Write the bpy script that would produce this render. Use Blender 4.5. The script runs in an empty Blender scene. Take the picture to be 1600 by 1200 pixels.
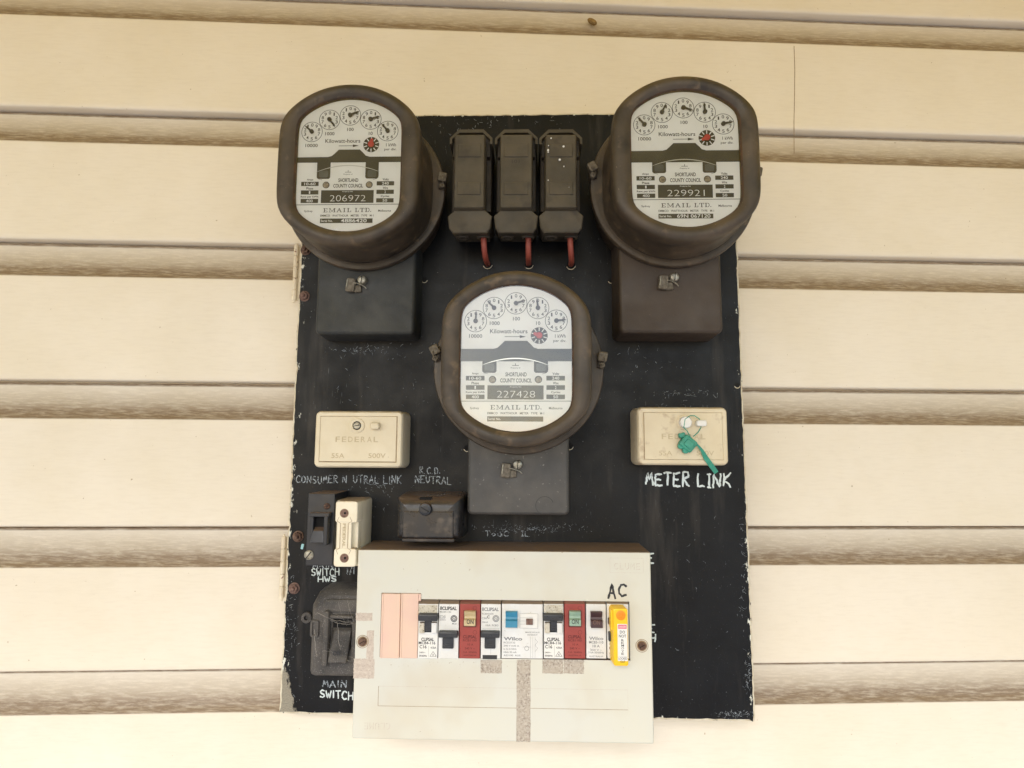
import bpy, bmesh, math, random
from mathutils import Vector, Matrix
R_ = math.radians
random.seed(7)
scn = bpy.context.scene
COL = scn.collection

# ------------------------------------------------------------------ camera
# world: the meter board's front lies in the plane Y = 0, Z is up, metres.
F = 914.0; D = 570.0                         # focal length in photo pixels, distance to the board in mm
nc = Vector((22, -100, -F)).normalized()     # board normal (world +Y) in camera axes
uc = Vector((46, 8360, -F)); uc = (uc - nc*uc.dot(nc)).normalized()
xc = nc.cross(uc)
M = Matrix((xc, nc, uc))                     # camera axes -> world axes
cam = bpy.data.cameras.new('camera'); camo = bpy.data.objects.new('camera', cam); COL.objects.link(camo)
cam.sensor_width = 36; cam.lens = F/1600*36; cam.clip_start = 0.02; cam.clip_end = 500
camo.matrix_world = Matrix.Translation((0, -D*.001, 0)) @ M.to_4x4()
scn.camera = camo

# ------------------------------------------------------------------ light
w = bpy.data.worlds.new('World'); scn.world = w; w.use_nodes = True
nt = w.node_tree; bg = nt.nodes['Background']
sky = nt.nodes.new('ShaderNodeTexSky'); sky.sky_type = 'NISHITA'; sky.sun_disc = False
SUN_EL, SUN_AZ = R_(36), R_(195)             # azimuth: clockwise from +Y
sky.sun_elevation = SUN_EL; sky.sun_rotation = SUN_AZ; sky.air_density = 1.0; sky.dust_density = 1.2; sky.ozone_density = 1.0
nt.links.new(sky.outputs[0], bg.inputs[0]); bg.inputs[1].default_value = 0.15
sun = bpy.data.lights.new('sun', 'SUN'); sun.energy = 1.5; sun.angle = R_(25); sun.color = (1, .955, .935)
so = bpy.data.objects.new('sun', sun); COL.objects.link(so)
dirv = Vector((math.sin(SUN_AZ)*math.cos(SUN_EL), math.cos(SUN_AZ)*math.cos(SUN_EL), math.sin(SUN_EL)))
so.rotation_euler = dirv.to_track_quat('Z', 'Y').to_euler()
scn.view_settings.view_transform = 'Standard'; scn.view_settings.look = 'None'
scn.view_settings.gamma = 1; scn.view_settings.use_curve_mapping = False
scn.view_settings.exposure = 1.07

# ------------------------------------------------------------------ measuring (photo pixel + depth in mm in front of the board -> mm)
def q(px, py, dep=0.0):
    v = M @ Vector((px-800, -(py-600), -F))
    t = (D-dep)/v.y
    return v.x*t, v.z*t
def RR(x0, y0, x1, y1, dep=0.0):
    c = [q(x0, y0, dep), q(x1, y0, dep), q(x0, y1, dep), q(x1, y1, dep)]
    l = (c[0][0]+c[2][0])/2; r = (c[1][0]+c[3][0])/2; t = (c[0][1]+c[1][1])/2; b = (c[2][1]+c[3][1])/2
    return (l+r)/2, (t+b)/2, r-l, t-b

# ------------------------------------------------------------------ materials
def s(r, g, b, k=1.0):
    f = lambda c: (c/12.92 if c <= .04045 else ((c+.055)/1.055)**2.4)
    return tuple(min(.86, f(c/255)*k) for c in (r, g, b))+(1.0,)
def mat(name, c1, c2=None, scale=60, rough=.6, bump=0, bscale=500, specks=(), dust=None, metal=0, spec=.5, stretch=None, rvar=.12, hook=None):
    m = bpy.data.materials.new(name); m.use_nodes = True
    N = m.node_tree.nodes; L = m.node_tree.links; P = N['Principled BSDF']
    geo = N.new('ShaderNodeNewGeometry'); pos = geo.outputs['Position']
    if stretch:
        mp = N.new('ShaderNodeMapping'); mp.inputs['Scale'].default_value = stretch
        L.new(pos, mp.inputs[0]); pos = mp.outputs[0]
    def noise(sc, det=6, ro=.6, src=None):
        n = N.new('ShaderNodeTexNoise'); n.inputs['Scale'].default_value = sc
        n.inputs['Detail'].default_value = det; n.inputs['Roughness'].default_value = ro
        L.new(src or pos, n.inputs[0]); return n.outputs[0]
    def ramp(x, a, b):
        r = N.new('ShaderNodeMapRange'); r.inputs[1].default_value = a; r.inputs[2].default_value = b
        L.new(x, r.inputs[0]); return r.outputs[0]
    def mix(f, a, b):
        x = N.new('ShaderNodeMix'); x.data_type = 'RGBA'
        for sock, val in ((x.inputs[0], f), (x.inputs[6], a), (x.inputs[7], b)):
            if isinstance(val, (tuple, float, int)): sock.default_value = val
            else: L.new(val, sock)
        return x.outputs[2]
    def math_(op, a, b=0.0, clamp=False):
        x = N.new('ShaderNodeMath'); x.operation = op; x.use_clamp = clamp
        for i, val in enumerate((a, b)):
            if isinstance(val, (float, int)): x.inputs[i].default_value = val
            else: L.new(val, x.inputs[i])
        return x.outputs[0]
    col = c1
    if c2: col = mix(ramp(noise(scale), .35, .65), c1, c2)
    for (sc_col, sc, lo, hi) in specks:
        col = mix(ramp(noise(sc, 3, .5), lo, hi), col, sc_col)
    if dust:
        dc, amt, lo, hi = dust
        sx = N.new('ShaderNodeSeparateXYZ'); L.new(geo.outputs['Normal'], sx.inputs[0])
        f = math_('MULTIPLY', ramp(math_('ADD', sx.outputs[2], math_('MULTIPLY', math_('SUBTRACT', noise(120), .5), .5)), lo, hi), amt, True)
        col = mix(f, col, dc)
    if hook: col = hook(N, L, geo, noise, ramp, mix, math_, col, P)
    if isinstance(col, tuple): P.inputs['Base Color'].default_value = col
    else: L.new(col, P.inputs['Base Color'])
    if rvar:
        rr = N.new('ShaderNodeMapRange'); rr.inputs[1].default_value = .3; rr.inputs[2].default_value = .7
        rr.inputs[3].default_value = max(.05, rough-rvar); rr.inputs[4].default_value = min(1, rough+rvar)
        L.new(noise(scale*1.7), rr.inputs[0]); L.new(rr.outputs[0], P.inputs['Roughness'])
    else: P.inputs['Roughness'].default_value = rough
    P.inputs['Metallic'].default_value = metal; P.inputs['Specular IOR Level'].default_value = spec
    if bump:
        b = N.new('ShaderNodeBump'); b.inputs['Distance'].default_value = bump; b.inputs['Strength'].default_value = 1
        L.new(noise(bscale, 5, .65), b.inputs['Height']); L.new(b.outputs[0], P.inputs['Normal'])
    return m

BX, BZ, BW, BH = 0, 0, 0, 0
_c = [q(479, 178), q(1145, 177), q(436, 1116), q(1181, 1127)]
BL = (_c[0][0]+_c[2][0])/2; BR = (_c[1][0]+_c[3][0])/2; BT = (_c[0][1]+_c[1][1])/2; BB = (_c[2][1]+_c[3][1])/2
print('board mm', BL, BR, BT, BB)
def board_hook(N, L, geo, noise, ramp, mix, math_, col, P):
    sx = N.new('ShaderNodeSeparateXYZ'); L.new(geo.outputs['Position'], sx.inputs[0])
    x, z = sx.outputs[0], sx.outputs[2]
    dl = math_('SUBTRACT', x, BL*.001); dr = math_('SUBTRACT', BR*.001, x)
    dt = math_('SUBTRACT', BT*.001, z); db = math_('SUBTRACT', z, BB*.001)
    d = math_('MINIMUM', math_('MINIMUM', math_('MULTIPLY', dl, .5), math_('MULTIPLY', dr, .65)), math_('MINIMUM', math_('MULTIPLY', dt, .8), db))
    mp = N.new('ShaderNodeMapping'); mp.inputs['Scale'].default_value = (1, 1, .45); L.new(geo.outputs['Position'], mp.inputs[0])
    n1 = noise(170, 9, .72, mp.outputs[0])
    # pale undercoat showing where the black is rubbed off near the edges
    v = math_('ADD', d, math_('MULTIPLY', math_('SUBTRACT', .57, n1), .04))
    col = mix(ramp(v, .0016, .0006), col, s(215, 216, 205))
    # long fine scratches and rubs
    m2 = N.new('ShaderNodeMapping'); m2.inputs['Rotation'].default_value = (0, .5, 0); m2.inputs['Scale'].default_value = (1, 1, .1)
    L.new(geo.outputs['Position'], m2.inputs[0])
    sc = noise(900, 2, .5, m2.outputs[0]); big = noise(14, 4, .6)
    f = math_('MULTIPLY', ramp(sc, .67, .76), ramp(big, .5, .68), True)
    col = mix(math_('MULTIPLY', f, .45), col, s(150, 158, 165))
    # dusty brown streaks, running down
    m3 = N.new('ShaderNodeMapping'); m3.inputs['Scale'].default_value = (1, 1, .12); L.new(geo.outputs['Position'], m3.inputs[0])
    col = mix(math_('MULTIPLY', ramp(noise(45, 5, .6, m3.outputs[0]), .56, .75), .22), col, s(105, 98, 90))
    # crumbled bare corner, bottom left
    dc = math_('ADD', math_('ADD', math_('ABSOLUTE', dl), math_('MULTIPLY', db, .32)), math_('MULTIPLY', math_('SUBTRACT', n1, .5), .02))
    col = mix(ramp(dc, .0175, .016), col, mix(noise(900, 2), s(90, 86, 76), s(175, 168, 150)))
    return col
MAT = {}
MAT['board'] = mat('black board paint', s(9, 10, 12), s(19, 21, 24), 18, .44, .00012, 300,
    specks=[(s(165, 170, 170), 700, .71, .76), (s(120, 120, 115), 1500, .68, .8)], hook=board_hook, rvar=.12, spec=.22)
MAT['undercoat'] = mat('flaking pale edge paint', s(214, 208, 188), s(190, 176, 150), 90, .75, .0004, 300, specks=[(s(60, 58, 55), 220, .62, .68)])
def wall_hook(N, L, geo, noise, ramp, mix, math_, col, P):
    mp = N.new('ShaderNodeMapping'); mp.inputs['Scale'].default_value = (.12, 1, 1); L.new(geo.outputs['Position'], mp.inputs[0])
    col = mix(math_('MULTIPLY', ramp(noise(420, 4, .6, mp.outputs[0]), .45, .8), .1), col, s(168, 150, 120))
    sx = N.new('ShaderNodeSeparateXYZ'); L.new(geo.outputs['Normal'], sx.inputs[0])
    # grime in the textured coves, strengthened by slope to paint their shade in
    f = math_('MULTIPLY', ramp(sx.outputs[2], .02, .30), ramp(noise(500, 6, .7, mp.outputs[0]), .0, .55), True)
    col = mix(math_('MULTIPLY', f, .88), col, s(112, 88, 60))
    return col
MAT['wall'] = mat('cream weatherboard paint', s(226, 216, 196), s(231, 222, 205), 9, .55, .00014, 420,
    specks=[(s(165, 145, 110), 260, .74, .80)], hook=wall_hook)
MAT['bake_brown'] = mat('dusty brown meter case', s(50, 43, 34), s(80, 68, 54), 22, .5, .00012, 700,
    specks=[(s(150, 130, 100), 600, .73, .8), (s(30, 25, 22), 34, .54, .75), (s(104, 88, 68), 90, .6, .78)], dust=(s(104, 90, 70), .5, .1, 1.0))
MAT['bake_inner'] = mat('rusty window lip', s(82, 56, 34), s(46, 36, 28), 120, .7, .0002, 600)
MAT['bake_left'] = mat('charcoal terminal cover', s(38, 41, 43), s(52, 53, 50), 30, .6, .00008, 900, specks=[(s(110, 108, 98), 900, .68, .8)])
MAT['bake_right'] = mat('brown terminal cover', s(56, 46, 38), s(66, 55, 45), 25, .6, .00008, 900, specks=[(s(120, 105, 88), 900, .7, .8)])
MAT['bake_grey'] = mat('grey terminal cover', s(62, 61, 60), s(78, 75, 71), 35, .5, .00008, 900, specks=[(s(140, 136, 130), 300, .66, .8)])
MAT['fuse'] = mat('olive brown fuse ceramic', s(62, 56, 44), s(80, 72, 57), 40, .65, .00012, 700, specks=[(s(45, 38, 32), 60, .58, .8)], dust=(s(136, 126, 104), .7, .3, 1.0))
MAT['fuse_dark'] = mat('dark fuse body', s(40, 34, 29), s(52, 45, 37), 60, .6, .0001, 700)
MAT['black'] = mat('black bakelite', s(26, 29, 35), s(36, 38, 44), 60, .38, .00006, 700, dust=(s(112, 92, 76), .85, .35, .9), specks=[(s(110, 105, 98), 1100, .72, .8)])
MAT['black_gloss'] = mat('black moulded plastic', s(28, 28, 31), s(42, 39, 38), 50, .32, .00006, 500, dust=(s(104, 86, 72), .85, .3, .9), specks=[(s(105, 95, 85), 70, .6, .85)])
MAT['webbed'] = mat('dust covered dark switch', s(56, 54, 53), s(88, 84, 80), 45, .75, .0003, 900, specks=[(s(140, 136, 132), 1300, .6, .75)])
MAT['cream'] = mat('aged cream plastic', s(222, 212, 188), s(212, 200, 172), 30, .42, .00004, 600, specks=[(s(140, 120, 90), 500, .75, .8)], dust=(s(150, 130, 105), .7, .5, 1.0))
MAT['cream_pink'] = mat('stained cream plastic', s(218, 206, 178), s(208, 194, 164), 30, .45, .00006, 500, specks=[(s(160, 135, 105), 90, .6, .8)], dust=(s(150, 130, 105), .7, .5, 1.0))
MAT['emboss'] = mat('shaded moulded letter', s(182, 166, 134), s(196, 180, 148), 300, .6)
MAT['grime'] = mat('brown grime in groove', s(135, 110, 84), s(165, 142, 112), 200, .8)
MAT['white_worn'] = mat('ivory fuse plastic', s(234, 226, 204), s(226, 216, 192), 60, .45, .00003, 600, specks=[(s(150, 130, 105), 500, .73, .8)], dust=(s(150, 128, 104), .9, .4, .9))
MAT['box'] = mat('pale grey enclosure', s(205, 205, 196), s(208, 206, 191), 12, .5, .00005, 500,
    specks=[(s(170, 162, 145), 420, .745, .79), (s(196, 186, 166), 16, .52, .85), (s(150, 132, 110), 150, .74, .80)], dust=(s(110, 88, 70), .95, .5, .9))
MAT['residue'] = mat('dirty tape residue', s(198, 190, 176), s(152, 140, 128), 480, .85, .00015, 1500, specks=[(s(130, 119, 110), 700, .53, .66), (s(182, 172, 158), 60, .45, .65)])
MAT['residue_relief_shade'] = mat('pinkish tape residue and relief shade', s(204, 194, 182), s(182, 168, 156), 380, .85, .0001, 1500, specks=[(s(150, 134, 124), 900, .6, .7)])
MAT['pink'] = mat('faded peach plastic', s(222, 194, 172), s(220, 187, 172), 40, .45, .00003, 600, dust=(s(150, 120, 98), .7, .5, 1.0))
MAT['bwhite'] = mat('white breaker plastic', s(222, 223, 222), s(214, 213, 208), 60, .4, .00003, 600, specks=[(s(150, 138, 122), 650, .70, .76)], dust=(s(122, 105, 88), .95, .25, .6))
MAT['bdirty'] = mat('dirty breaker shoulder', s(205, 200, 186), s(186, 178, 160), 300, .6, .0001, 800, specks=[(s(118, 104, 84), 800, .58, .68)], dust=(s(122, 105, 88), .95, .25, .6))
MAT['bred'] = mat('brick red breaker plastic', s(156, 66, 58), s(146, 60, 54), 60, .5, .00003, 600, dust=(s(122, 82, 70), .9, .25, .6))
MAT['ink'] = mat('black print', s(44, 44, 46), rough=.6, rvar=0)
MAT['ink_grey'] = mat('faded grey print', s(125, 126, 128), rough=.6, rvar=0)
MAT['ink_red'] = mat('dark print on red', s(96, 30, 28), rough=.6, rvar=0)
MAT['handle'] = mat('black toggle plastic', s(38, 41, 46), s(50, 53, 58), 200, .35)
MAT['beige'] = mat('beige toggle plastic', s(196, 178, 140), s(182, 164, 124), 120, .4, rvar=0)
MAT['sage'] = mat('pale green toggle plastic', s(150, 176, 156), s(134, 160, 142), 120, .4, rvar=0)
MAT['blue'] = mat('blue toggle plastic', s(62, 140, 172), s(50, 124, 158), 120, .4, rvar=0)
MAT['maroon'] = mat('dark maroon toggle plastic', s(56, 38, 40), s(72, 48, 50), 120, .4, rvar=0)
MAT['yellow'] = mat('yellow lockout plastic', s(252, 198, 30), s(250, 190, 24), 60, .35, rvar=0)
MAT['orange'] = mat('orange plastic', s(240, 140, 20), rough=.4, rvar=0)
MAT['label_white'] = mat('white label', s(224, 223, 218), rough=.5, rvar=0)
MAT['label_pink'] = mat('faded pink label strip', s(214, 110, 130), rough=.5, rvar=0)
MAT['rust'] = mat('rusty steel', s(78, 54, 44), s(116, 92, 76), 300, .75, .0004, 500, specks=[(s(60, 36, 28), 250, .55, .7)])
MAT['rust_pink'] = mat('rust and pink primer', s(134, 108, 96), s(92, 66, 58), 260, .75, .0004, 500)
MAT['steel'] = mat('dull zinc screw', s(176, 172, 158), s(120, 114, 100), 400, .42, .00008, 800, metal=.6)
MAT['lead'] = mat('lead and brass seal', s(118, 110, 96), s(80, 72, 60), 350, .6, .0003, 600, metal=.3)
MAT['hinge'] = mat('painted hinge', s(228, 218, 196), s(214, 200, 174), 100, .6, .0003, 400, specks=[(s(130, 88, 66), 220, .66, .70)])
MAT['cable'] = mat('faded red cable', s(164, 84, 68), s(146, 70, 58), 90, .5, .00005, 900)
MAT['seal_green'] = mat('green plastic seal', s(52, 150, 128), s(38, 128, 108), 150, .35, .0001, 500)
MAT['dial'] = mat('dial plate enamel', s(240, 240, 234), s(241, 241, 236), 20, .5, specks=[(s(180, 170, 140), 500, .76, .8)], rvar=0)
MAT['dial_black'] = mat('dial black', s(30, 31, 31), s(40, 40, 39), 90, .5, rvar=0)
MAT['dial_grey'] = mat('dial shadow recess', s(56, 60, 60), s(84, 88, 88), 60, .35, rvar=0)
MAT['disc'] = mat('aluminium disc edge', s(200, 200, 195), rough=.3, metal=.8, rvar=0)
MAT['dial_red'] = mat('red pointer', s(196, 52, 58), rough=.5, rvar=0)
MAT['dial_screw'] = mat('beige dial screw', s(176, 162, 136), s(110, 98, 84), 500, .5, rvar=0)
MAT['hole'] = mat('dark hole', s(8, 8, 9), rough=.9, rvar=0)
MAT['cocoon'] = mat('brown cocoon', s(150, 122, 70), s(120, 92, 48), 600, .8, .0002, 900)
MAT['web'] = mat('cobweb dust', s(176, 170, 162), rough=.9, rvar=0)
def paint_mat(name, c, thr, under=s(30, 33, 38)):
    def hk(N, L, geo, noise, ramp, mix, math_, col, P):
        return mix(ramp(noise(520, 5, .7), thr, thr+.05), col, under)
    return mat(name, c, None, 100, .7, .0001, 900, hook=hk)
MAT['paint'] = paint_mat('white brush lettering', s(205, 215, 214), .60)
MAT['paint_worn'] = paint_mat('worn white lettering', s(160, 168, 174), .50)
MAT['paint_blue'] = mat('pale blue paint fleck', s(160, 208, 214), rough=.6)
def glass_mat():
    m = bpy.data.materials.new('window glass'); m.use_nodes = True
    N = m.node_tree.nodes; L = m.node_tree.links; N.remove(N['Principled BSDF'])
    out = N['Material Output']; tr = N.new('ShaderNodeBsdfTransparent'); tr.inputs[0].default_value = (.98, .985, .975, 1)
    gl = N.new('ShaderNodeBsdfGlossy'); gl.inputs['Roughness'].default_value = .05
    fr = N.new('ShaderNodeFresnel'); fr.inputs[0].default_value = 1.75
    df = N.new('ShaderNodeBsdfDiffuse'); df.inputs[0].default_value = s(190, 180, 150)
    geo = N.new('ShaderNodeNewGeometry'); n = N.new('ShaderNodeTexNoise'); n.inputs['Scale'].default_value = 60; n.inputs['Detail'].default_value = 8
    L.new(geo.outputs['Position'], n.inputs[0])
    rg = N.new('ShaderNodeMapRange'); rg.inputs[1].default_value = .45; rg.inputs[2].default_value = .8; rg.inputs[4].default_value = .06
    L.new(n.outputs[0], rg.inputs[0])
    b = N.new('ShaderNodeBump'); b.inputs['Distance'].default_value = .0005; n2 = N.new('ShaderNodeTexNoise'); n2.inputs['Scale'].default_value = 30
    L.new(geo.outputs['Position'], n2.inputs[0]); L.new(n2.outputs[0], b.inputs['Height']); L.new(b.outputs[0], gl.inputs['Normal'])
    m1 = N.new('ShaderNodeMixShader'); L.new(rg.outputs[0], m1.inputs[0]); L.new(tr.outputs[0], m1.inputs[1]); L.new(df.outputs[0], m1.inputs[2])
    m2 = N.new('ShaderNodeMixShader'); L.new(fr.outputs[0], m2.inputs[0]); L.new(m1.outputs[0], m2.inputs[1]); L.new(gl.outputs[0], m2.inputs[2])
    L.new(m2.outputs[0], out.inputs[0]); return m
MAT['glass'] = glass_mat()

# ------------------------------------------------------------------ mesh helpers: everything is (x, z, depth) in mm
def rrect(w, h, r, n=5):
    r = max(.01, min(r, w/2-.001, h/2-.001)); pts = []
    for cx, cz, a0 in ((w/2-r, h/2-r, 0), (-w/2+r, h/2-r, 90), (-w/2+r, -h/2+r, 180), (w/2-r, -h/2+r, 270)):
        for i in range(n+1):
            a = R_(a0+90*i/n); pts.append((cx+r*math.cos(a), cz+r*math.sin(a)))
    return pts
TXT = {}
def text_geo(t, bold=.0):
    if (t, bold) in TXT: return TXT[(t, bold)]
    cu = bpy.data.curves.new('t', 'FONT'); cu.body = t; cu.resolution_u = 3; cu.size = 1; cu.offset = bold
    o = bpy.data.objects.new('t', cu); COL.objects.link(o)
    bpy.context.view_layer.update()
    me = bpy.data.meshes.new_from_object(o.evaluated_get(bpy.context.evaluated_depsgraph_get()))
    vs = [(v.co.x, v.co.y) for v in me.vertices]; fs = [tuple(p.vertices) for p in me.polygons]
    bpy.data.objects.remove(o); bpy.data.curves.remove(cu); bpy.data.meshes.remove(me)
    x0 = min(v[0] for v in vs); x1 = max(v[0] for v in vs); y0 = min(v[1] for v in vs); y1 = max(v[1] for v in vs)
    TXT[(t, bold)] = ([((x-x0)/(x1-x0)-.5, (y-y0)/(y1-y0)-.5) for x, y in vs], fs); return TXT[(t, bold)]
class MB:
    def __init__(s_): s_.v = []; s_.f = []; s_.m = []; s_.mats = []
    def mi(s_, name):
        if name not in s_.mats: s_.mats.append(name)
        return s_.mats.index(name)
    def add(s_, vs, fs, m):
        k = len(s_.v); s_.v += vs; i = s_.mi(m)
        for f in fs: s_.f.append(tuple(a+k for a in f)); s_.m.append(i)
    def loft(s_, rings, m, cap0=False, cap1=True, mcap=None):
        n = len(rings[0]); vs = [p for r in rings for p in r]; fs = []
        for i in range(len(rings)-1):
            for j in range(n):
                a = i*n+j; b = i*n+(j+1) % n; fs.append((a, b, b+n, a+n))
        s_.add(vs, fs, m)
        if cap0: s_.add(list(rings[0]), [tuple(range(n))[::-1]], m)
        if cap1: s_.add(list(rings[-1]), [tuple(range(n))], mcap or m)
    def rp(s_, cx, cz, w, h, r, prof, m, n=5, cap0=False, cap1=True, rot=0, mcap=None):
        ca, sa = math.cos(rot), math.sin(rot); rings = []
        for ins, d in prof:
            p = rrect(w-2*ins, h-2*ins, max(.05, r-ins), n)
            rings.append([(cx+x*ca-z*sa, cz+x*sa+z*ca, d) for x, z in p])
        s_.loft(rings, m, cap0, cap1, mcap)
    def rb(s_, c, d0, d1, m, r=1.5, e=.8, rot=0, n=4, mcap=None):      # rounded block: c = cx, cz, w, h
        s_.rp(*c, r, [(0, d0), (0, d1-e), (e*.3, d1-e*.3), (e, d1)], m, n, rot=rot, mcap=mcap)
    def cyl(s_, cx, cz, prof, m, n=28, cap1=True, cap0=False):         # prof: (radius, depth)
        s_.loft([[(cx+R*math.cos(2*math.pi*j/n), cz+R*math.sin(2*math.pi*j/n), d) for j in range(n)] for R, d in prof], m, cap0, cap1)
    def tube(s_, pts, rad, m, n=8):
        pts = [Vector(p) for p in pts]; rings = []; up = Vector((0, 0, 1))
        for i, p in enumerate(pts):
            t = (pts[min(i+1, len(pts)-1)]-pts[max(i-1, 0)]).normalized()
            a = t.cross(Vector((.13, .21, 1))).normalized(); b = t.cross(a)
            r = rad[i] if isinstance(rad, (list, tuple)) else rad
            rings.append([tuple(p+(a*math.cos(2*math.pi*j/n)+b*math.sin(2*math.pi*j/n))*r) for j in range(n)])
        s_.loft(rings, m, True, True)
    def poly(s_, pts, d, m): s_.add([(x, z, d) for x, z in pts], [tuple(range(len(pts)))], m)
    def rect(s_, c, d, m): cx, cz, w, h = c; s_.poly([(cx-w/2, cz-h/2), (cx+w/2, cz-h/2), (cx+w/2, cz+h/2), (cx-w/2, cz+h/2)], d, m)
    def ring(s_, cx, cz, R, wd, d, m, n=36, a0=0, a1=360):
        vs = []; fs = []
        for j in range(n+1):
            a = R_(a0+(a1-a0)*j/n)
            for rr in (R-wd/2, R+wd/2): vs.append((cx+rr*math.cos(a), cz+rr*math.sin(a), d))
        for j in range(n): fs.append((2*j, 2*j+1, 2*j+3, 2*j+2))
        s_.add(vs, fs, m)
    def disc(s_, cx, cz, R, d, m, n=24): s_.poly([(cx+R*math.cos(2*math.pi*j/n), cz+R*math.sin(2*math.pi*j/n)) for j in range(n)], d, m)
    def stroke(s_, pts, wd, d, m, th=0):
        vs = []; fs = []; n = len(pts)
        for i, p in enumerate(pts):
            a = Vector(pts[max(i-1, 0)]); b = Vector(pts[min(i+1, n-1)]); t = (b-a)
            t = t.normalized() if t.length > 1e-9 else Vector((1, 0)); nn = Vector((-t.y, t.x))
            ww = (wd[i] if isinstance(wd, (list, tuple)) else wd)/2
            p = Vector(p); ext = t*ww*.4*(-1 if i == 0 else (1 if i == n-1 else 0))
            for sg in (-1, 1):
                e = p+ext+nn*ww*sg*(.75 if i in (0, n-1) else 1); vs.append((e.x, e.y, d))
        for i in range(n-1): fs.append((2*i, 2*i+1, 2*i+3, 2*i+2))
        s_.add(vs, fs, m)
    def text(s_, t, cx, cz, w, h, d, m, rot=0, rep=0, bold=None):
        vs, fs = text_geo(t, (.012, .022, .034)[rep] if bold is None else bold); ca, sa = math.cos(rot), math.sin(rot)
        for k in (0,):
            o = 0
            s_.add([(cx+o+x*w*ca-y*h*sa, cz+x*w*sa+y*h*ca, d+k*.006) for x, y in vs], fs, m)
    def build(s_, name, parent=None, smooth=35, recalc=False):
        me = bpy.data.meshes.new(name); off = Vector((0, 0, 0)); p = parent
        while p is not None: off += p.location; p = p.parent
        me.from_pydata([(x*.001-off.x, -d*.001-off.y, z*.001-off.z) for x, z, d in s_.v], [], s_.f)
        for mn in s_.mats: me.materials.append(MAT[mn])
        me.polygons.foreach_set('material_index', s_.m); me.update()
        if recalc:
            bm = bmesh.new(); bm.from_mesh(me); bmesh.ops.remove_doubles(bm, verts=bm.verts, dist=1e-6)
            bmesh.ops.recalc_face_normals(bm, faces=bm.faces); bm.to_mesh(me); bm.free()
        for pl in me.polygons: pl.use_smooth = True
        me.set_sharp_from_angle(angle=R_(smooth))
        o = bpy.data.objects.new(name, me); COL.objects.link(o); o.parent = parent
        return o
def thing(name, label, cat, loc, group=None):
    o = bpy.data.objects.new(name, None); COL.objects.link(o); o.empty_display_size = .01
    o.location = (loc[0]*.001, -(loc[2] if len(loc) > 2 else 0)*.001, loc[1]*.001)
    return tag(o, label, cat, group)
def tag(o, label=None, cat=None, group=None, kind=None):
    if label: o['label'] = label
    if cat: o['category'] = cat
    if group: o['group'] = group
    if kind: o['kind'] = kind
    return o

# stroke letters for the brushed and marker writing (unit box)
SF = {'A': [[(0, 0), (.28, .55), (.5, 1), (.72, .5), (1, 0)], [(.2, .38), (.8, .38)]],
 'C': [[(.95, .82), (.7, 1), (.35, .95), (.05, .6), (.08, .25), (.4, 0), (.95, .12)]],
 'D': [[(.05, 0), (.05, 1)], [(.05, 1), (.6, .95), (.95, .55), (.7, .1), (.05, 0)]],
 'E': [[(.95, 1), (.1, .97), (.05, .5), (.05, .02), (.95, .03)], [(.08, .52), (.75, .54)]],
 'H': [[(.05, 0), (.08, 1)], [(.92, 0), (.95, 1)], [(.08, .5), (.92, .52)]],
 'I': [[(.5, 0), (.5, 1)]], 'i': [[(.5, 0), (.5, 1)], [(.1, 1), (.9, 1)], [(.1, 0), (.9, 0)]],
 'K': [[(.08, 0), (.12, 1)], [(.95, 1), (.15, .45), (.95, 0)]],
 'L': [[(.1, 1), (.08, .05), (.95, .02)]],
 'M': [[(0, 0), (.15, .5), (.22, 1), (.5, .4), (.8, 1), (.88, .5), (1, 0)]],
 'N': [[(.05, 0), (.08, .5), (.1, 1), (.5, .5), (.9, 0), (.92, .5), (.95, 1)]],
 'O': [[(.5, 1), (.12, .8), (.04, .4), (.4, 0), (.85, .2), (.95, .65), (.5, 1)]],
 'R': [[(.08, 0), (.1, 1)], [(.1, 1), (.75, .95), (.85, .7), (.15, .48), (.95, 0)]],
 'S': [[(.92, .88), (.5, 1), (.12, .82), (.2, .58), (.8, .42), (.88, .15), (.45, 0), (.05, .12)]],
 'T': [[(.5, 0), (.5, 1)], [(.02, .98), (.98, 1)]],
 'U': [[(.08, 1), (.1, .3), (.45, 0), (.85, .25), (.92, 1)]],
 'W': [[(0, 1), (.12, .5), (.25, 0), (.5, .65), (.75, 0), (.88, .5), (1, 1)]],
 '.': [[(.2, 0), (.4, .04)]], '/': [[(.1, 0), (.8, 1)]], '1': [[(.3, 0), (.4, 1)]], 'o': [[(.5, .6), (.1, .35), (.4, 0), (.85, .25), (.5, .6)]], 'u': [[(.08, .6), (.15, .1), (.6, .02), (.85, .6)], [(.85, .6), (.88, 0)]]}
def dens(pts):
    out = []
    for a, b in zip(pts, pts[1:]):
        for k in range(3): out.append((a[0]+(b[0]-a[0])*k/3, a[1]+(b[1]-a[1])*k/3))
    return out+[pts[-1]]
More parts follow.
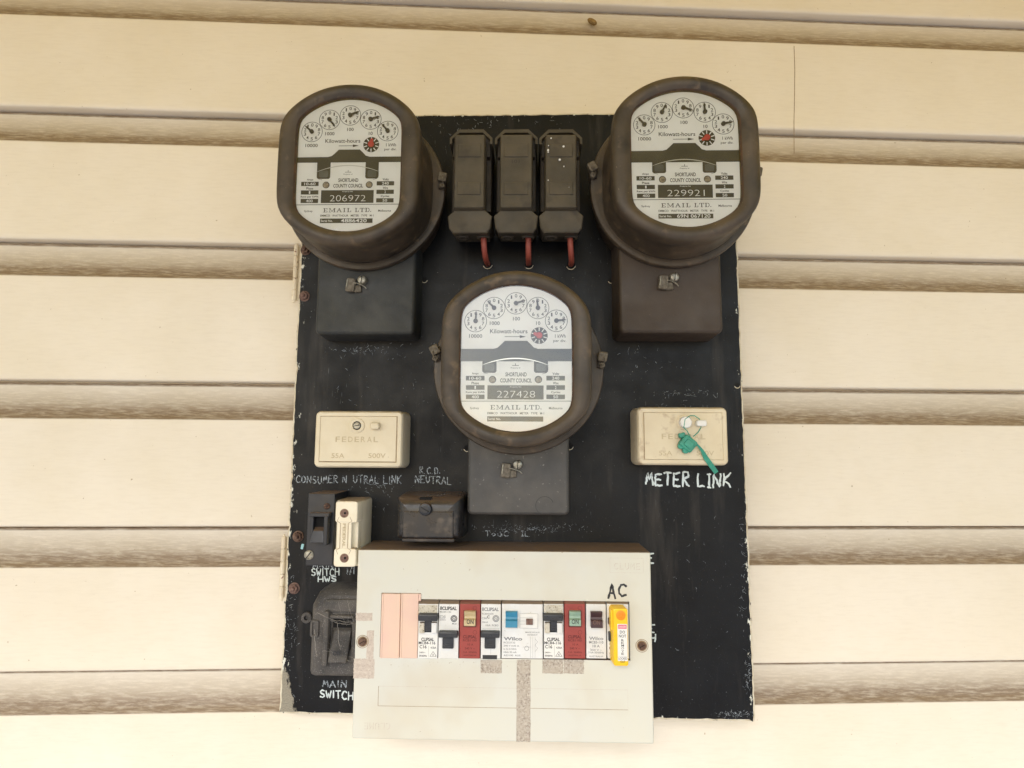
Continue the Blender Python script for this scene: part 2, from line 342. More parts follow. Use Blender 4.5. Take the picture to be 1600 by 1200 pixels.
def handwrite(mb, t, x0, y0, x1, y1, d, wd, m, y0r=None, y1r=None, jit=.028, skip=()):
    wts = [.55 if ch in 'Ii1' else (.6 if ch in ' ./' else 1) for ch in t]; tot = sum(wts); cum = [sum(wts[:k_])/tot for k_ in range(len(t)+1)]
    n = len(t); y0r = y0 if y0r is None else y0r; y1r = y1 if y1r is None else y1r; k = 0
    for i, ch in enumerate(t):
        if ch == ' ' or i in skip: continue
        a0 = cum[i]+.08*wts[i]/tot; a1 = cum[i+1]-.12*wts[i]/tot; jz = random.uniform(-.08, .08)
        for st in SF[ch]:
            pts = []
            for (u, v) in dens(st):
                u += random.uniform(-jit, jit); v += random.uniform(-jit, jit)+jz
                a = a0+(a1-a0)*u; px = x0+(x1-x0)*a; top = y0+(y0r-y0)*a; bot = y1+(y1r-y1)*a
                pts.append(q(px, bot+(top-bot)*v, d))
            ws = [wd*random.uniform(.75, 1.2) for _ in pts]
            mb.stroke(pts, ws, d+.012*(k % 9), m); k += 1

# ================================================================== SETTING
WROT = math.tan(R_(4.0))
def wall_y(x): return 24+(x-BL)*WROT          # mm behind the board plane
def qw(px, py):                               # photo pixel -> (x, z) on the weatherboard wall
    v = M @ Vector((px-800, -(py-600), -F))
    t = (D+24-BL*WROT)/(v.y-v.x*WROT)
    return v.x*t, v.z*t
sharp = [qw(350, y)[1] for y in (34, 228, 435, 655, 885, 1112)]
line = [qw(350, y)[1] for y in (-8, 176, 381, 592, 816, 1048)]
pitch = (sharp[0]-sharp[-1])/5
lip = sum(l-s_ for l, s_ in zip(line, sharp))/6
print('pitch', pitch, 'cove', lip)
sharp = [sharp[0]+pitch*k for k in range(5, 0, -1)]+sharp+[sharp[-1]-pitch*k for k in range(1, 9)]
prof = []                                     # (z, outward offset) from top to bottom
for i, sz in enumerate(sharp):
    lz = sz+lip
    prof += [(lz+6, 0), (lz+2.2, -.1), (lz+1.2, -.5), (lz+.5, -1.5), (lz+.2, -3), (lz, -14), (lz-1.2, -14), (lz-1.5, -11), (lz-2.4, -10)]
    for k in range(1, 15):
        t = k/14; prof.append((lz-2.4-(lip-2.4)*t, -10+10*(1-math.sqrt(max(0, 1-t**2)))*.75+10*.25*t))
    prof.append((sz-.8, .25)); prof.append((sz-3, 0))
mb = MB(); xs = [-1600+40*i for i in range(81)]; vs = []; fs = []; n = len(prof)
for x in xs:
    for z, o in prof: vs.append((x, z+random.uniform(-.12, .12), -wall_y(x)+o))
for i in range(len(xs)-1):
    for j in range(n-1): a = i*n+j; fs.append((a, a+1, a+n+1, a+n))
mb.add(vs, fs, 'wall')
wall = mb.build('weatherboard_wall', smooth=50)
tag(wall, 'cream painted weatherboard wall behind the black meter board', 'wall')
# crack of the vertical butt joint at the right
cp = [qw(1241, y) for y in (72, 110, 150, 190, 240)]
mb = MB(); mb.tube([(x+random.uniform(-.6, .6), z, -wall_y(x)+.1) for x, z in cp], .35, 'grime', 5)
mb.build('paint_crack', wall)
# unseen: ground for bounce light, roof added to block sky and yellow the top
g = MB(); g.add([(-9000, -1500, -400), (9000, -1500, -400), (9000, -1500, 12000), (-9000, -1500, 12000)], [(0, 1, 2, 3)], 'wall')
MAT['ground'] = mat('pale concrete ground', s(190, 184, 180), s(172, 165, 160), 3, .85)
g.mats = ['ground']; tag(g.build('ground'), kind='structure')
MAT['roof_tint'] = mat('yellow tint of added roof', s(236, 206, 62), rough=.8)
g = MB(); g.add([(-4000, 740, -200), (4000, 740, -200), (4000, 740, 1600), (-4000, 740, 1600), (-4000, 800, -200), (4000, 800, -200), (4000, 800, 1600), (-4000, 800, 1600)],
    [(0, 1, 2, 3), (7, 6, 5, 4), (3, 2, 6, 7)], 'roof_tint')
tag(g.build('added_roof'), kind='structure')
# cocoon on the wall
cx, cz = qw(925.5, 32); mb = MB()
ax = Vector((.86, -.5, 0)); pts = [(cx+ax.x*t, cz+ax.y*t, -wall_y(cx)-3+1.2) for t in (-6, -5, -3, 0, 3, 5, 6)]
mb.tube(pts, [.4, 1.8, 2.8, 3.1, 2.8, 1.8, .4], 'cocoon', 12)
tag(mb.build('cocoon'), 'small brown oval insect cocoon stuck to the top weatherboard cove', 'cocoon')

# ================================================================== METER BOARD
bd = thing('meter_board', 'large black painted meter board with chipped pale edges hinged on the wall', 'board', (BL, BB, 0))
mb = MB(); TH = 17
W2, H2 = BR-BL, BT-BB
def edge_pts(ins, d):
    rnd = random.Random(3); pts = []
    def side(x0, z0, x1, z1, nx, nz, n):
        for i in range(n):
            t = i/n; k = rnd.uniform(-.55, .35)*(1 if i else 0)+(-.9 if rnd.random() < .06 else 0)
            pts.append((x0+(x1-x0)*t+nx*(k-ins), z0+(z1-z0)*t+nz*(k-ins), d))
    side(BL, BB, BR, BB, 0, -1, 70); side(BR, BB, BR, BT, 1, 0, 100); side(BR, BT, BL, BT, 0, 1, 70); side(BL, BT, BL, BB, -1, 0, 100)
    return pts
mb.loft([edge_pts(0, -TH), edge_pts(0, -1.0), edge_pts(.5, -.3), edge_pts(1.7, 0)], 'undercoat', True, True, 'board')
for px, py, r in ((663, 437, 2.7), (955, 438, 2.7), (890, 697, 3.2), (730, 700, 3), (475.5, 966, 2.6), (1152, 602, 2.4), (762, 413, 4.2), (826, 413, 4.2), (892, 414, 4.2)):
    x, z = q(px, py); mb.disc(x, z, r, .03, 'hole'); mb.ring(x, z, r+.35, .6, .05, 'undercoat', 24, 200, 350)
mb.build('panel', bd)
def words(label, fn, m='painted_lettering'):
    b = MB(); fn(b); o = b.build(m, bd); o['label'] = label
words('worn white words CONSUMER NEUTRAL LINK under the left cream link box', lambda b: handwrite(b, 'CONSUMER NEUTRAL LINK', 462, 744, 628, 755, .2, .9, 'paint_worn', 743, 756, skip=(10,)))
words('small white letters R.C.D. above NEUTRAL', lambda b: handwrite(b, 'R.C.D.', 655, 730, 690, 740, .2, .8, 'paint_worn'))
words('small white word NEUTRAL above the black neutral block', lambda b: handwrite(b, 'NEUTRAL', 648, 743, 706, 754, .2, .95, 'paint_worn', 745, 757))
words('bold white brushed words METER LINK under the right link box', lambda b: (handwrite(b, 'METER', 1008, 740, 1079, 757, .2, 1.9, 'paint', 739, 762, .05), handwrite(b, 'LiNK', 1088, 740, 1144, 761, .2, 1.9, 'paint', 739, 760, .06)))
words('white words MAIN SWITCH HWS between the two black switches', lambda b: (handwrite(b, 'MAIN', 488, 880, 522, 888, .2, 1.0, 'paint_worn'), handwrite(b, 'SWITCH', 486, 888, 531, 899, .2, 1.0, 'paint'), handwrite(b, '1/1', 541, 886, 556, 897, .2, 1.4, 'paint_worn'), handwrite(b, 'HWS', 496, 901, 527, 909, .2, 1.15, 'paint')))
words('white words MAIN SWITCH under the dusty dark switch', lambda b: (handwrite(b, 'MAIN', 503, 1064, 543, 1073, .2, 1.15, 'paint_worn', 1064, 1075), handwrite(b, 'SWITCH', 499, 1079, 553, 1090, .2, 1.35, 'paint', 1080, 1093)))
words('scratchy white letter remnants above the grey breaker box', lambda b: (handwrite(b, 'TouC   iL', 757, 830, 829, 838, .2, .7, 'paint_worn')))
words('white brushed letter end beside the top right corner of the breaker box', lambda b: handwrite(b, 'E', 1006, 865, 1024, 880, .2, 1.8, 'paint'))
words('white brushed letter ends beside the right screw of the breaker box', lambda b: (handwrite(b, 'E', 1004, 976, 1026, 988, .2, 1.6, 'paint'), handwrite(b, 'H', 1008, 991, 1027, 1003, .2, 1.6, 'paint')))
# scratch marks and fluff that sit on the paint
b = MB()
for (cx, cy, sx, sy, cnt) in ((830, 826, 90, 7, 170), (560, 548, 50, 7, 40), (1060, 615, 60, 8, 40), (590, 760, 40, 10, 30), (1075, 640, 70, 14, 24), (590, 545, 60, 14, 26), (455, 980, 12, 90, 50), (1150, 1116, 30, 7, 90), (1168, 1060, 8, 30, 40), (1160, 900, 8, 120, 40), (1000, 560, 90, 40, 26), (720, 200, 50, 12, 16), (470, 420, 6, 50, 24), (660, 620, 200, 60, 40), (1090, 900, 50, 150, 20), (610, 800, 60, 30, 16), (800, 190, 120, 5, 22)):
    for _ in range(cnt):
        x, z = q(random.gauss(cx, sx*.5), random.gauss(cy, sy*.5)); a = random.uniform(0, 6.28); l = random.uniform(.3, 2.2)
        if not (BL+1.5 < x < BR-1.5 and BB+1.5 < z < BT-1.5): continue
        k = random.uniform(-1, 1)
        l *= .55 if cnt > 60 else 1
        b.stroke([(x, z), (x+l*math.cos(a), z+l*math.sin(a)), (x+2*l*math.cos(a+k*.5), z+2*l*math.sin(a+k*.5))], random.uniform(.08, .3), .1+random.random()*.1, 'paint_worn')
x, z = q(472.5, 854); b.rp(x, z, 2.6, 5.2, .8, [(0, .05), (.2, .4)], 'paint_blue', rot=-.2)
b.build('scratches', bd)['kind'] = 'stuff'

def screw(parent, px, py, d, r, m='steel', ang=.4, name='screw', h=1.6, washer=None):
    x, z = q(px, py, d); b = MB()
    if washer: b.cyl(x, z, [(washer, d), (washer, d+.6), (washer-.2, d+.8)], m)
    d0 = d+(.8 if washer else 0)
    b.cyl(x, z, [(r, d0), (r, d0+h*.5), (r*.85, d0+h*.85), (r*.5, d0+h)], m, 20)
    ca, sa = math.cos(ang)*r*.85, math.sin(ang)*r*.85
    b.stroke([(x-ca, z-sa), (x+ca, z+sa)], r*.28, d0+h+.03, 'hole')
    return b.build(name, parent)
def bolt(parent, px, py, d, r, m, ang=.3):
    x, z = q(px, py, d); b = MB()
    b.cyl(x, z, [(r*1.25, d), (r*1.25, d+.7), (r*1.15, d+.9)], m, 18)
    hx = lambda rr, dd: [(x+rr*math.cos(ang+math.pi/3*j), z+rr*math.sin(ang+math.pi/3*j), dd) for j in range(6)]
    b.loft([hx(r, d+.8), hx(r, d+3.6), hx(r*.85, d+4.2)], m)
    b.cyl(x, z, [(r*.45, d+4.2), (r*.45, d+6), (r*.3, d+6.4)], m, 12)
    return b.build('bolt', parent, smooth=25)
# hinges
for (lab, px0, px1, py0, py1, bolts) in (('upper hinge, cream painted with two rusty nuts below the left meter', 458, 465, 383, 470, ((478, 391, 'rust'), (476, 463, 'rust_pink'))),
                                     ('lower hinge, cream painted and rust stained, beside the two dark switches', 437, 446, 838, 936, ((466, 838, 'rust'), (460, 919, 'rust_pink')))):
    dd = -9; c = RR(px0, py0, px1, py1, dd); t = thing('hinge', lab, 'hinge', (c[0], c[1]-c[3]/2, dd), 'hinges on the left edge of the board')
    b = MB(); k = 5; seg = c[3]/k
    b2 = MB()
    x0 = c[0]; top = c[1]+c[3]/2; tl = (c[0]-2.5, top) ; lean = (q(px0, py0, dd)[0]-q(px0, py1, dd)[0])*0
    for i in range(k):
        z1 = top-seg*i-.25; z0 = top-seg*(i+1)+.25
        (b if True else b2).tube([(x0, z1, dd), (x0, z1-.4, dd), (x0, z0+.4, dd), (x0, z0, dd)], [1.9, 2.3, 2.3, 1.9], 'hinge', 14)
    b.tube([(x0, top+1.6, dd), (x0, top-c[3]-1.8, dd)], 1.4, 'hinge', 10)
    b.build('knuckle', t)
    b = MB(); b.rb(((c[0]+BL)/2+.4, c[1], max(1.5, BL-c[0]), c[3]*.96), -16, -11, 'hinge'); b.build('leaf', t)
    for bx, by, m in bolts: bolt(t, bx, by, .1, 4.3, m, random.random())

# ================================================================== ELECTRICITY METERS
DD = 89.0
CX, CZ = q(806, 501.5, DD)
def Lc(X, Y, d=DD): x, z = q(X/4+660, Y/4+410, d); return x-CX, z-CZ      # measured on the centre meter
def RL(X0, Y0, X1, Y1): a = Lc(X0, Y0); b = Lc(X1, Y1); return (a[0]+b[0])/2, (a[1]+b[1])/2, b[0]-a[0], a[1]-b[1]
fx, fz = (lambda a: (a[0]-CX, a[1]-CZ))(q(806.5, 557.5, 95))                # window and bezel centre
gx, gz = (lambda a: (a[0]-CX, a[1]-CZ))(q(810, 577, 42))                  # flange centre
PX = abs(Lc(600, 500)[0]-Lc(500, 500)[0])/100
def cut(R, c, cx, cz, d, n=96, p=24):
    out = []
    for j in range(n):
        a = 2*math.pi*j/n; r = ((1/R)**p+(abs(math.cos(a))/c)**p)**(-1/p)
        out.append((cx+r*math.cos(a), cz+r*math.sin(a), d))
    return out
def meter(label, px, py, doff, pointers, number, serial, red, cover, cmat, ptr_mat=('ink',)*5, rot=0, slot=618):
    X, Z = q(px, py, DD+doff)
    t = thing('electricity_meter', label, 'meter', (0, 0, 0), 'three old round electricity meters')
    def P(mb, name, parent=t, **k):
        return mb.build(name, parent, **k)
    # case
    b = MB(); S = []
    for R, c, d in ((69, 66.5, 30), (69.5, 66, 44), (71.4, 66.5, 46), (72, 66.2, 49), (72, 65, 56), (71.6, 63.6, 66), (71.8, 62.4, 75), (73, 62.4, 80), (73.8, 62.8, 84), (73.8, 62.7, 89.5), (73.2, 62, 92.6), (71.8, 60.4, 94.6), (69.5, 57.6, 95.5), (66.5, 53.2, 95.5), (64, 49.8, 94.6), (62, 47.4, 92.8)):
        k = min(1, max(0, (d-40)/50)); S.append(cut(R, c, gx+(fx-gx)*k, gz+(fz-gz)*k, d))
    b.loft(S, 'bake_brown', False, False)
    b.loft([cut(62, 47.4, fx, fz, 92.8), cut(61.2, 46.2, fx, fz, 91.6), cut(61, 45.9, fx, fz, 88.6)], 'bake_inner', False, False)
    parts = [(b, 'case', {})]
    # flange ring behind
    b = MB(); n = 96
    b.loft([[(gx+r*math.cos(2*math.pi*j/n), gz+r*math.sin(2*math.pi*j/n), d) for j in range(n)] for r, d in ((70, 0), (70, 34), (76.4, 37), (77.2, 38.5), (77.2, 42.5), (76.4, 43.8), (73.5, 44.2))], 'bake_brown', False, True)
    parts.append((b, 'flange', {}))
    b = MB(); b.loft([cut(61.8, 47, fx, fz, 90.4), cut(61.8, 47, fx, fz, 91.3)], 'glass', False, True); parts.append((b, 'glass', {}))
    # dial plate with its print
    b = MB(); d = DD
    b.loft([cut(66, 52, fx, fz, d-1.5), cut(66, 52, fx, fz, d)], 'dial', False, True)
    e = lambda k: d+.06*k
    cs = [Lc(333, 367), Lc(448, 285), Lc(585, 256), Lc(722, 285), Lc(837, 365)]
    for i, (x, z) in enumerate(cs):
        b.ring(x, z, 69*PX, 3.4*PX, e(1), 'ink', 40)
        for k in range(10):
            a = math.pi/2+(1 if i % 2 == 0 else -1)*k*math.pi/5
            b.text(str(k), x+49*PX*math.cos(a), z+49*PX*math.sin(a), (9 if k == 1 else 16)*PX, 23*PX, e(1), 'ink')
    def T(st, X_, Y_, w, h, m='ink', k=1, rep=0): x, z = Lc(X_, Y_); b.text(st, x, z, w*PX, h*PX, e(k), m, rep=rep)
    T('10000', 333, 460, 82, 23); T('1000', 452, 380, 62, 23); T('100', 588, 352, 44, 23); T('10', 724, 380, 26, 23)
    T('1 kWh', 862, 460, 66, 22); T('per div.', 858, 492, 80, 22)
    T('Kilowatt-hours', 540, 430, 234, 27)
    x0, z0 = Lc(515, 464); x1, z1 = Lc(612, 464); b.stroke([(x0, z0), (x1, z1)], 4.5*PX, e(1), 'ink')
    b.poly([Lc(608, 455), Lc(648, 464), Lc(608, 473)], e(1.2), 'ink')
    x, z = Lc(730, 457); b.disc(x, z, 53*PX, e(1), 'dial_black', 40)
    for k in range(10):
        a = math.pi/2+k*math.pi/5; b.stroke([(x+30*PX*math.cos(a), z+30*PX*math.sin(a)), (x+49*PX*math.cos(a), z+49*PX*math.sin(a))], 8*PX, e(2), 'dial')
    # black disc slot with raised hump and two lugs
    b.poly([Lc(*p) for p in ((215, 541), (445, 540), (470, 533), (490, 515), (515, 490), (655, 490), (678, 512), (696, 532), (722, 540), (955, 540), (955, slot), (215, slot))], e(1), 'dial_black')
    for lx in (375, 697):
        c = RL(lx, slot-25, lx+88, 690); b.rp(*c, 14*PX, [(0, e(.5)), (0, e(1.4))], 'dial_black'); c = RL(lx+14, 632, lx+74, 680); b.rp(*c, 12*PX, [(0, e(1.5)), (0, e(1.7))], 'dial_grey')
    b.stroke([Lc(368+424*k/24, 600+44*((k-12)/12)**2) for k in range(25)], [(1.5+5*math.sin(math.pi*k/24))*PX for k in range(25)], e(3), 'disc')
    for sx, off in ((1, 375), (-1, 785)):
        b.stroke([Lc(off, 640), Lc(off, 672), Lc(off+sx*10, 690), Lc(off+sx*35, 697)], 2.5*PX, e(1.8), 'ink')
    T('Property of', 582, 660, 60, 10); b.stroke([Lc(562, 645), Lc(602, 645)], 4*PX, e(1), 'ink'); b.stroke([Lc(582, 632), Lc(582, 645)], 4*PX, e(1.3), 'ink')
    T('SHORTLAND', 585, 700, 132, 26, rep=1); T('COUNTY COUNCIL', 585, 738, 196, 26, rep=1)
    for X_ in (438, 725):
        x, z = Lc(X_, 734); b.disc(x, z+2*PX, 23*PX, e(1), 'dial_black'); b.cyl(x, z, [(18*PX, e(1)), (18*PX, e(12)), (12*PX, e(16))], 'dial_screw', 16)
    b.rect(RL(407, 768, 757, 857), e(1), 'dial_black'); T('Property No', 583, 779, 70, 9, 'dial', 2)
    b.text(number, *Lc(585, 824), 236*PX, 42*PX, e(2), 'dial', bold=-.016)
    for X_, ws, ns in ((330, ('Amps', 'Phase', 'Revs per kWh'), ('10-60', '1', '400')), (833, ('Volts', 'Wire', 'Cycles'), ('240', '2', '50'))):
        for k in range(3):
            wv = {'Revs per kWh': 116, 'Cycles': 56, 'Amps': 42, 'Phase': 46, 'Volts': 40, 'Wire': 34}[ws[k]]
            T(ws[k], X_, 696+58.5*k, wv, 16, rep=1); b.rect(RL(X_-58, 709+58.5*k, X_+58, 738+58.5*k), e(1), 'dial_black')
            T(ns[k], X_, 723.5+58.5*k, len(ns[k])*15-(6 if len(ns[k]) == 1 else 0), 19, 'dial', 2)
    b.stroke([Lc(225, 867), Lc(945, 867)], 5*PX, e(1), 'ink')
    SER = {'E': ([(.25, 8)], [(0, .8, 0), (0, .85, 1), (.25, .65, .5)], [((.85, 0), (.85, .25)), ((.85, 1), (.85, .75))]), 'M': ([(.12, 3), (.85, 8)], [(0, .3, 0), (.65, 1, 0), (0, .25, 1), (.75, 1, 1)], [((.15, 1), (.48, .1)), ((.48, .1), (.82, 1))]),
           'A': ([], [(0, .3, 0), (.6, 1, 0), (.28, .72, .35)], [((.12, 0), (.48, 1)), ((.5, 1), (.82, 0)), ((.46, 1), (.78, 0))]), 'I': ([(.5, 8)], [(.15, .85, 0), (.15, .85, 1)], []), 'L': ([(.28, 8)], [(0, .85, 0), (0, .55, 1)], [((.88, 0), (.88, .35))]),
           'T': ([(.5, 8)], [(.25, .75, 0), (.05, .95, 1)], [((.05, 1), (.05, .7)), ((.95, 1), (.95, .7))]), 'D': ([(.25, 8)], [(0, .65, 0), (0, .65, 1)], [((.65, 0), (.86, .2)), ((.86, .2), (.9, .5)), ((.9, .5), (.86, .8)), ((.86, .8), (.65, 1))])}
    for ch_, xa, xb in (('E', 425, 455), ('M', 462, 506), ('A', 513, 550), ('I', 554, 576), ('L', 583, 612), ('L', 636, 662), ('T', 668, 698), ('D', 703, 734)):
        P_ = lambda u, v: Lc(xa+(xb-xa)*u, 918-25*v)
        for u, w_ in SER[ch_][0]: b.stroke([P_(u, 0), P_(u, 1)], w_*PX, e(1), 'ink')
        for u0, u1, v in SER[ch_][1]: b.stroke([P_(u0, v), P_(u1, v)], 3.4*PX, e(1.4), 'ink')
        for k_, (a_, c_) in enumerate(SER[ch_][2]): b.stroke([P_(*a_), P_(*c_)], 4.5*PX, e(1.7+.2*k_), 'ink')
    b.disc(*Lc(741, 916), 3*PX, e(1), 'ink')
    T('Sydney', 326, 912, 56, 17); T('Melbourne', 833, 911, 84, 15)
    T('EMMCO   WATTHOUR   METER   TYPE   M-1', 583, 943, 350, 14)
    b.rect(RL(405, 962, 755, 995), e(1), 'dial_black'); T('Serial No.', 450, 978, 78, 15, 'dial', 2)
    if serial: T(serial, 630, 978, 210 if len(serial) > 7 else 170, 24, 'dial', 2)
    parts.append((b, 'dial_plate', {}))
    for i, (dx, dy) in enumerate(pointers):
        b = MB(); x, z = cs[i]; v = Vector((dx, -dy)).normalized(); nn = Vector((-v.y, v.x)); pm = ptr_mat[i]
        b.cyl(x, z, [(14*PX, d+.3), (14*PX, d+1.6), (8*PX, d+2)], pm, 16)
        Lg = 64*PX; o = Vector((x, z))
        pts = [o+nn*7*PX-v*2*PX, o+nn*5*PX+v*Lg*.55, o+v*Lg*.62+nn*7*PX, o+v*Lg, o+v*Lg*.62-nn*7*PX, o-nn*5*PX+v*Lg*.55, o-nn*7*PX-v*2*PX]
        b.loft([[(p.x, p.y, d+1.0) for p in pts], [(p.x, p.y, d+1.5) for p in pts]], pm, True, True)
        parts.append((b, 'pointer', {}))
    b = MB(); x, z = Lc(730, 457); a = R_(red); b.cyl(x, z, [(20*PX, d+.4), (20*PX, d+1.4), (14*PX, d+1.7)], 'dial_red', 20)
    o = Vector((x, z)); v = Vector((math.cos(a), math.sin(a))); nn = Vector((-v.y, v.x))
    b.loft([[tuple(p)+(d+k,) for p in (o+nn*16*PX, o+v*38*PX+nn*7*PX, o+v*38*PX-nn*7*PX, o-nn*16*PX)] for k in (.9, 1.3)], 'dial_red', True, True)
    parts.append((b, 'test_dial', {}))
    # sealing lugs on the flange
    for sg, zz, an in ((-1, 13, .5), (1, 7, -.2)):
        b = MB(); x = gx+sg*74.5; z = gz+zz
        b.rb((x, z, 7, 12), 36, 47, 'bake_brown', 1, .8)
        b.rb((x+sg*1.0, z+3.5, 8.5, 9), 47, 52, 'lead', 1.6, 1.2, an); b.rb((x+sg*.5, z-4, 5, 5), 44, 50, 'lead', 1.4, 1, -an)
        b.tube([(x, z+6, 49), (x+sg*2.5, z+1, 53), (x+sg*1, z-5, 51), (x-sg*2, z-1, 49)], .4, 'lead', 6)
        parts.append((b, 'sealing_lug', {}))
    # terminal cover
    CD = 37; x0, z0 = q(731, 690, CD); x1, z1 = q(890, 806, CD); x0 -= CX; x1 -= CX; z0 -= CZ; z1 -= CZ; z0 += 30
    if cmat == 'bake_left': x0 += 1; x1 += 3.5; z1 -= 6.5
    if cmat == 'bake_right': x0 -= 5; x1 -= 2; z1 -= 6.5
    co = MB(); cc = ((x0+x1)/2, (z0+z1)/2, x1-x0, z0-z1)
    co.rp(*cc, 5, [(-1.2, 0), (-.9, 3), (0, CD-4), (.5, CD-1.8), (1.4, CD-.6), (2.8, CD)], cmat, 6)
    sx, sz = q(809, 726, CD); sx -= CX; sz -= CZ
    co.ring(sx, sz-1, 12.5, 1.0, CD+.03, cmat); co.rp(sx, sz-4, 12, 18, 1.2, [(0, CD+.02), (.4, CD+.05)], 'dial_black' if cmat == 'bake_left' else cmat)
    if cover == 'bruised':
        a, c_ = q(851, 790, CD); co.ring(a-CX, c_-CZ, 8, .5, CD+.05, 'dial_black', 24, 20, 250)
    sb = MB(); sb.cyl(sx, sz, [(4.3, CD), (4.3, CD+4), (3.6, CD+5.2), (2, CD+5.8)], 'steel', 20); sb.stroke([(sx-.3, sz-3.6), (sx+.4, sz+3.6)], 1, CD+5.95, 'hole')
    tb = MB(); tb.rb((sx-10.5, sz-5, 8.5, 13), CD+2, CD+5.5, 'lead', 1.5, 1, -.12); tb.rb((sx-4.5, sz-8, 7, 7), CD+.5, CD+3, 'lead', 1, .8, .1); tb.tube([(sx-8, sz-3, CD+5), (sx-3, sz-4, CD+6), (sx+2, sz-6, CD+3), (sx+4, sz-8, CD+2)], .5, 'steel', 6)
    tb.rb((sx-13.5, sz-3.8, 1.0, 8.5), CD+3, CD+6.6, 'steel', .4, .4, -.12)
    parts.append((co, 'terminal_cover', {'sub': [(sb, 'screw'), (tb, 'seal')]}))
    cr, sr = math.cos(R_(rot)), math.sin(R_(rot))
    def move(mb_): mb_.v = [(X+x*cr-z*sr, Z+x*sr+z*cr, dd+doff) for x, z, dd in mb_.v]
    t.location = ((X+gx)*.001, 0, (Z+gz)*.001)
    for mb_, nm, k in parts:
        move(mb_); o = mb_.build(nm, t)
        for sbm, snm in k.get('sub', ()): move(sbm); sbm.build(snm, o)
    return t
meter('round brown meter at the top left with property number 206972 on its dial', 546.5, 205.5, -6, [(-44, -38), (37, 46), (54, -22), (55, -16), (-37, -42)], '206972', '4886420', 80, 'plain', 'bake_left', slot=578)
meter('round brown meter at the top right with number 229921 above a brown terminal cover', 1068, 194.5, 1, [(-40, -44), (25, -52), (57, 20), (-5, -52), (60, -10)], '229921', '69N 067120', 205, 'plain', 'bake_right')
meter('round brown meter in the middle below the fuses, bright reflections on its glass', 806, 501.5, 0, [(4, -67), (-43, -45), (55, -16), (-7, -60), (63, -5)], '227428', '', 160, 'bruised', 'bake_grey')

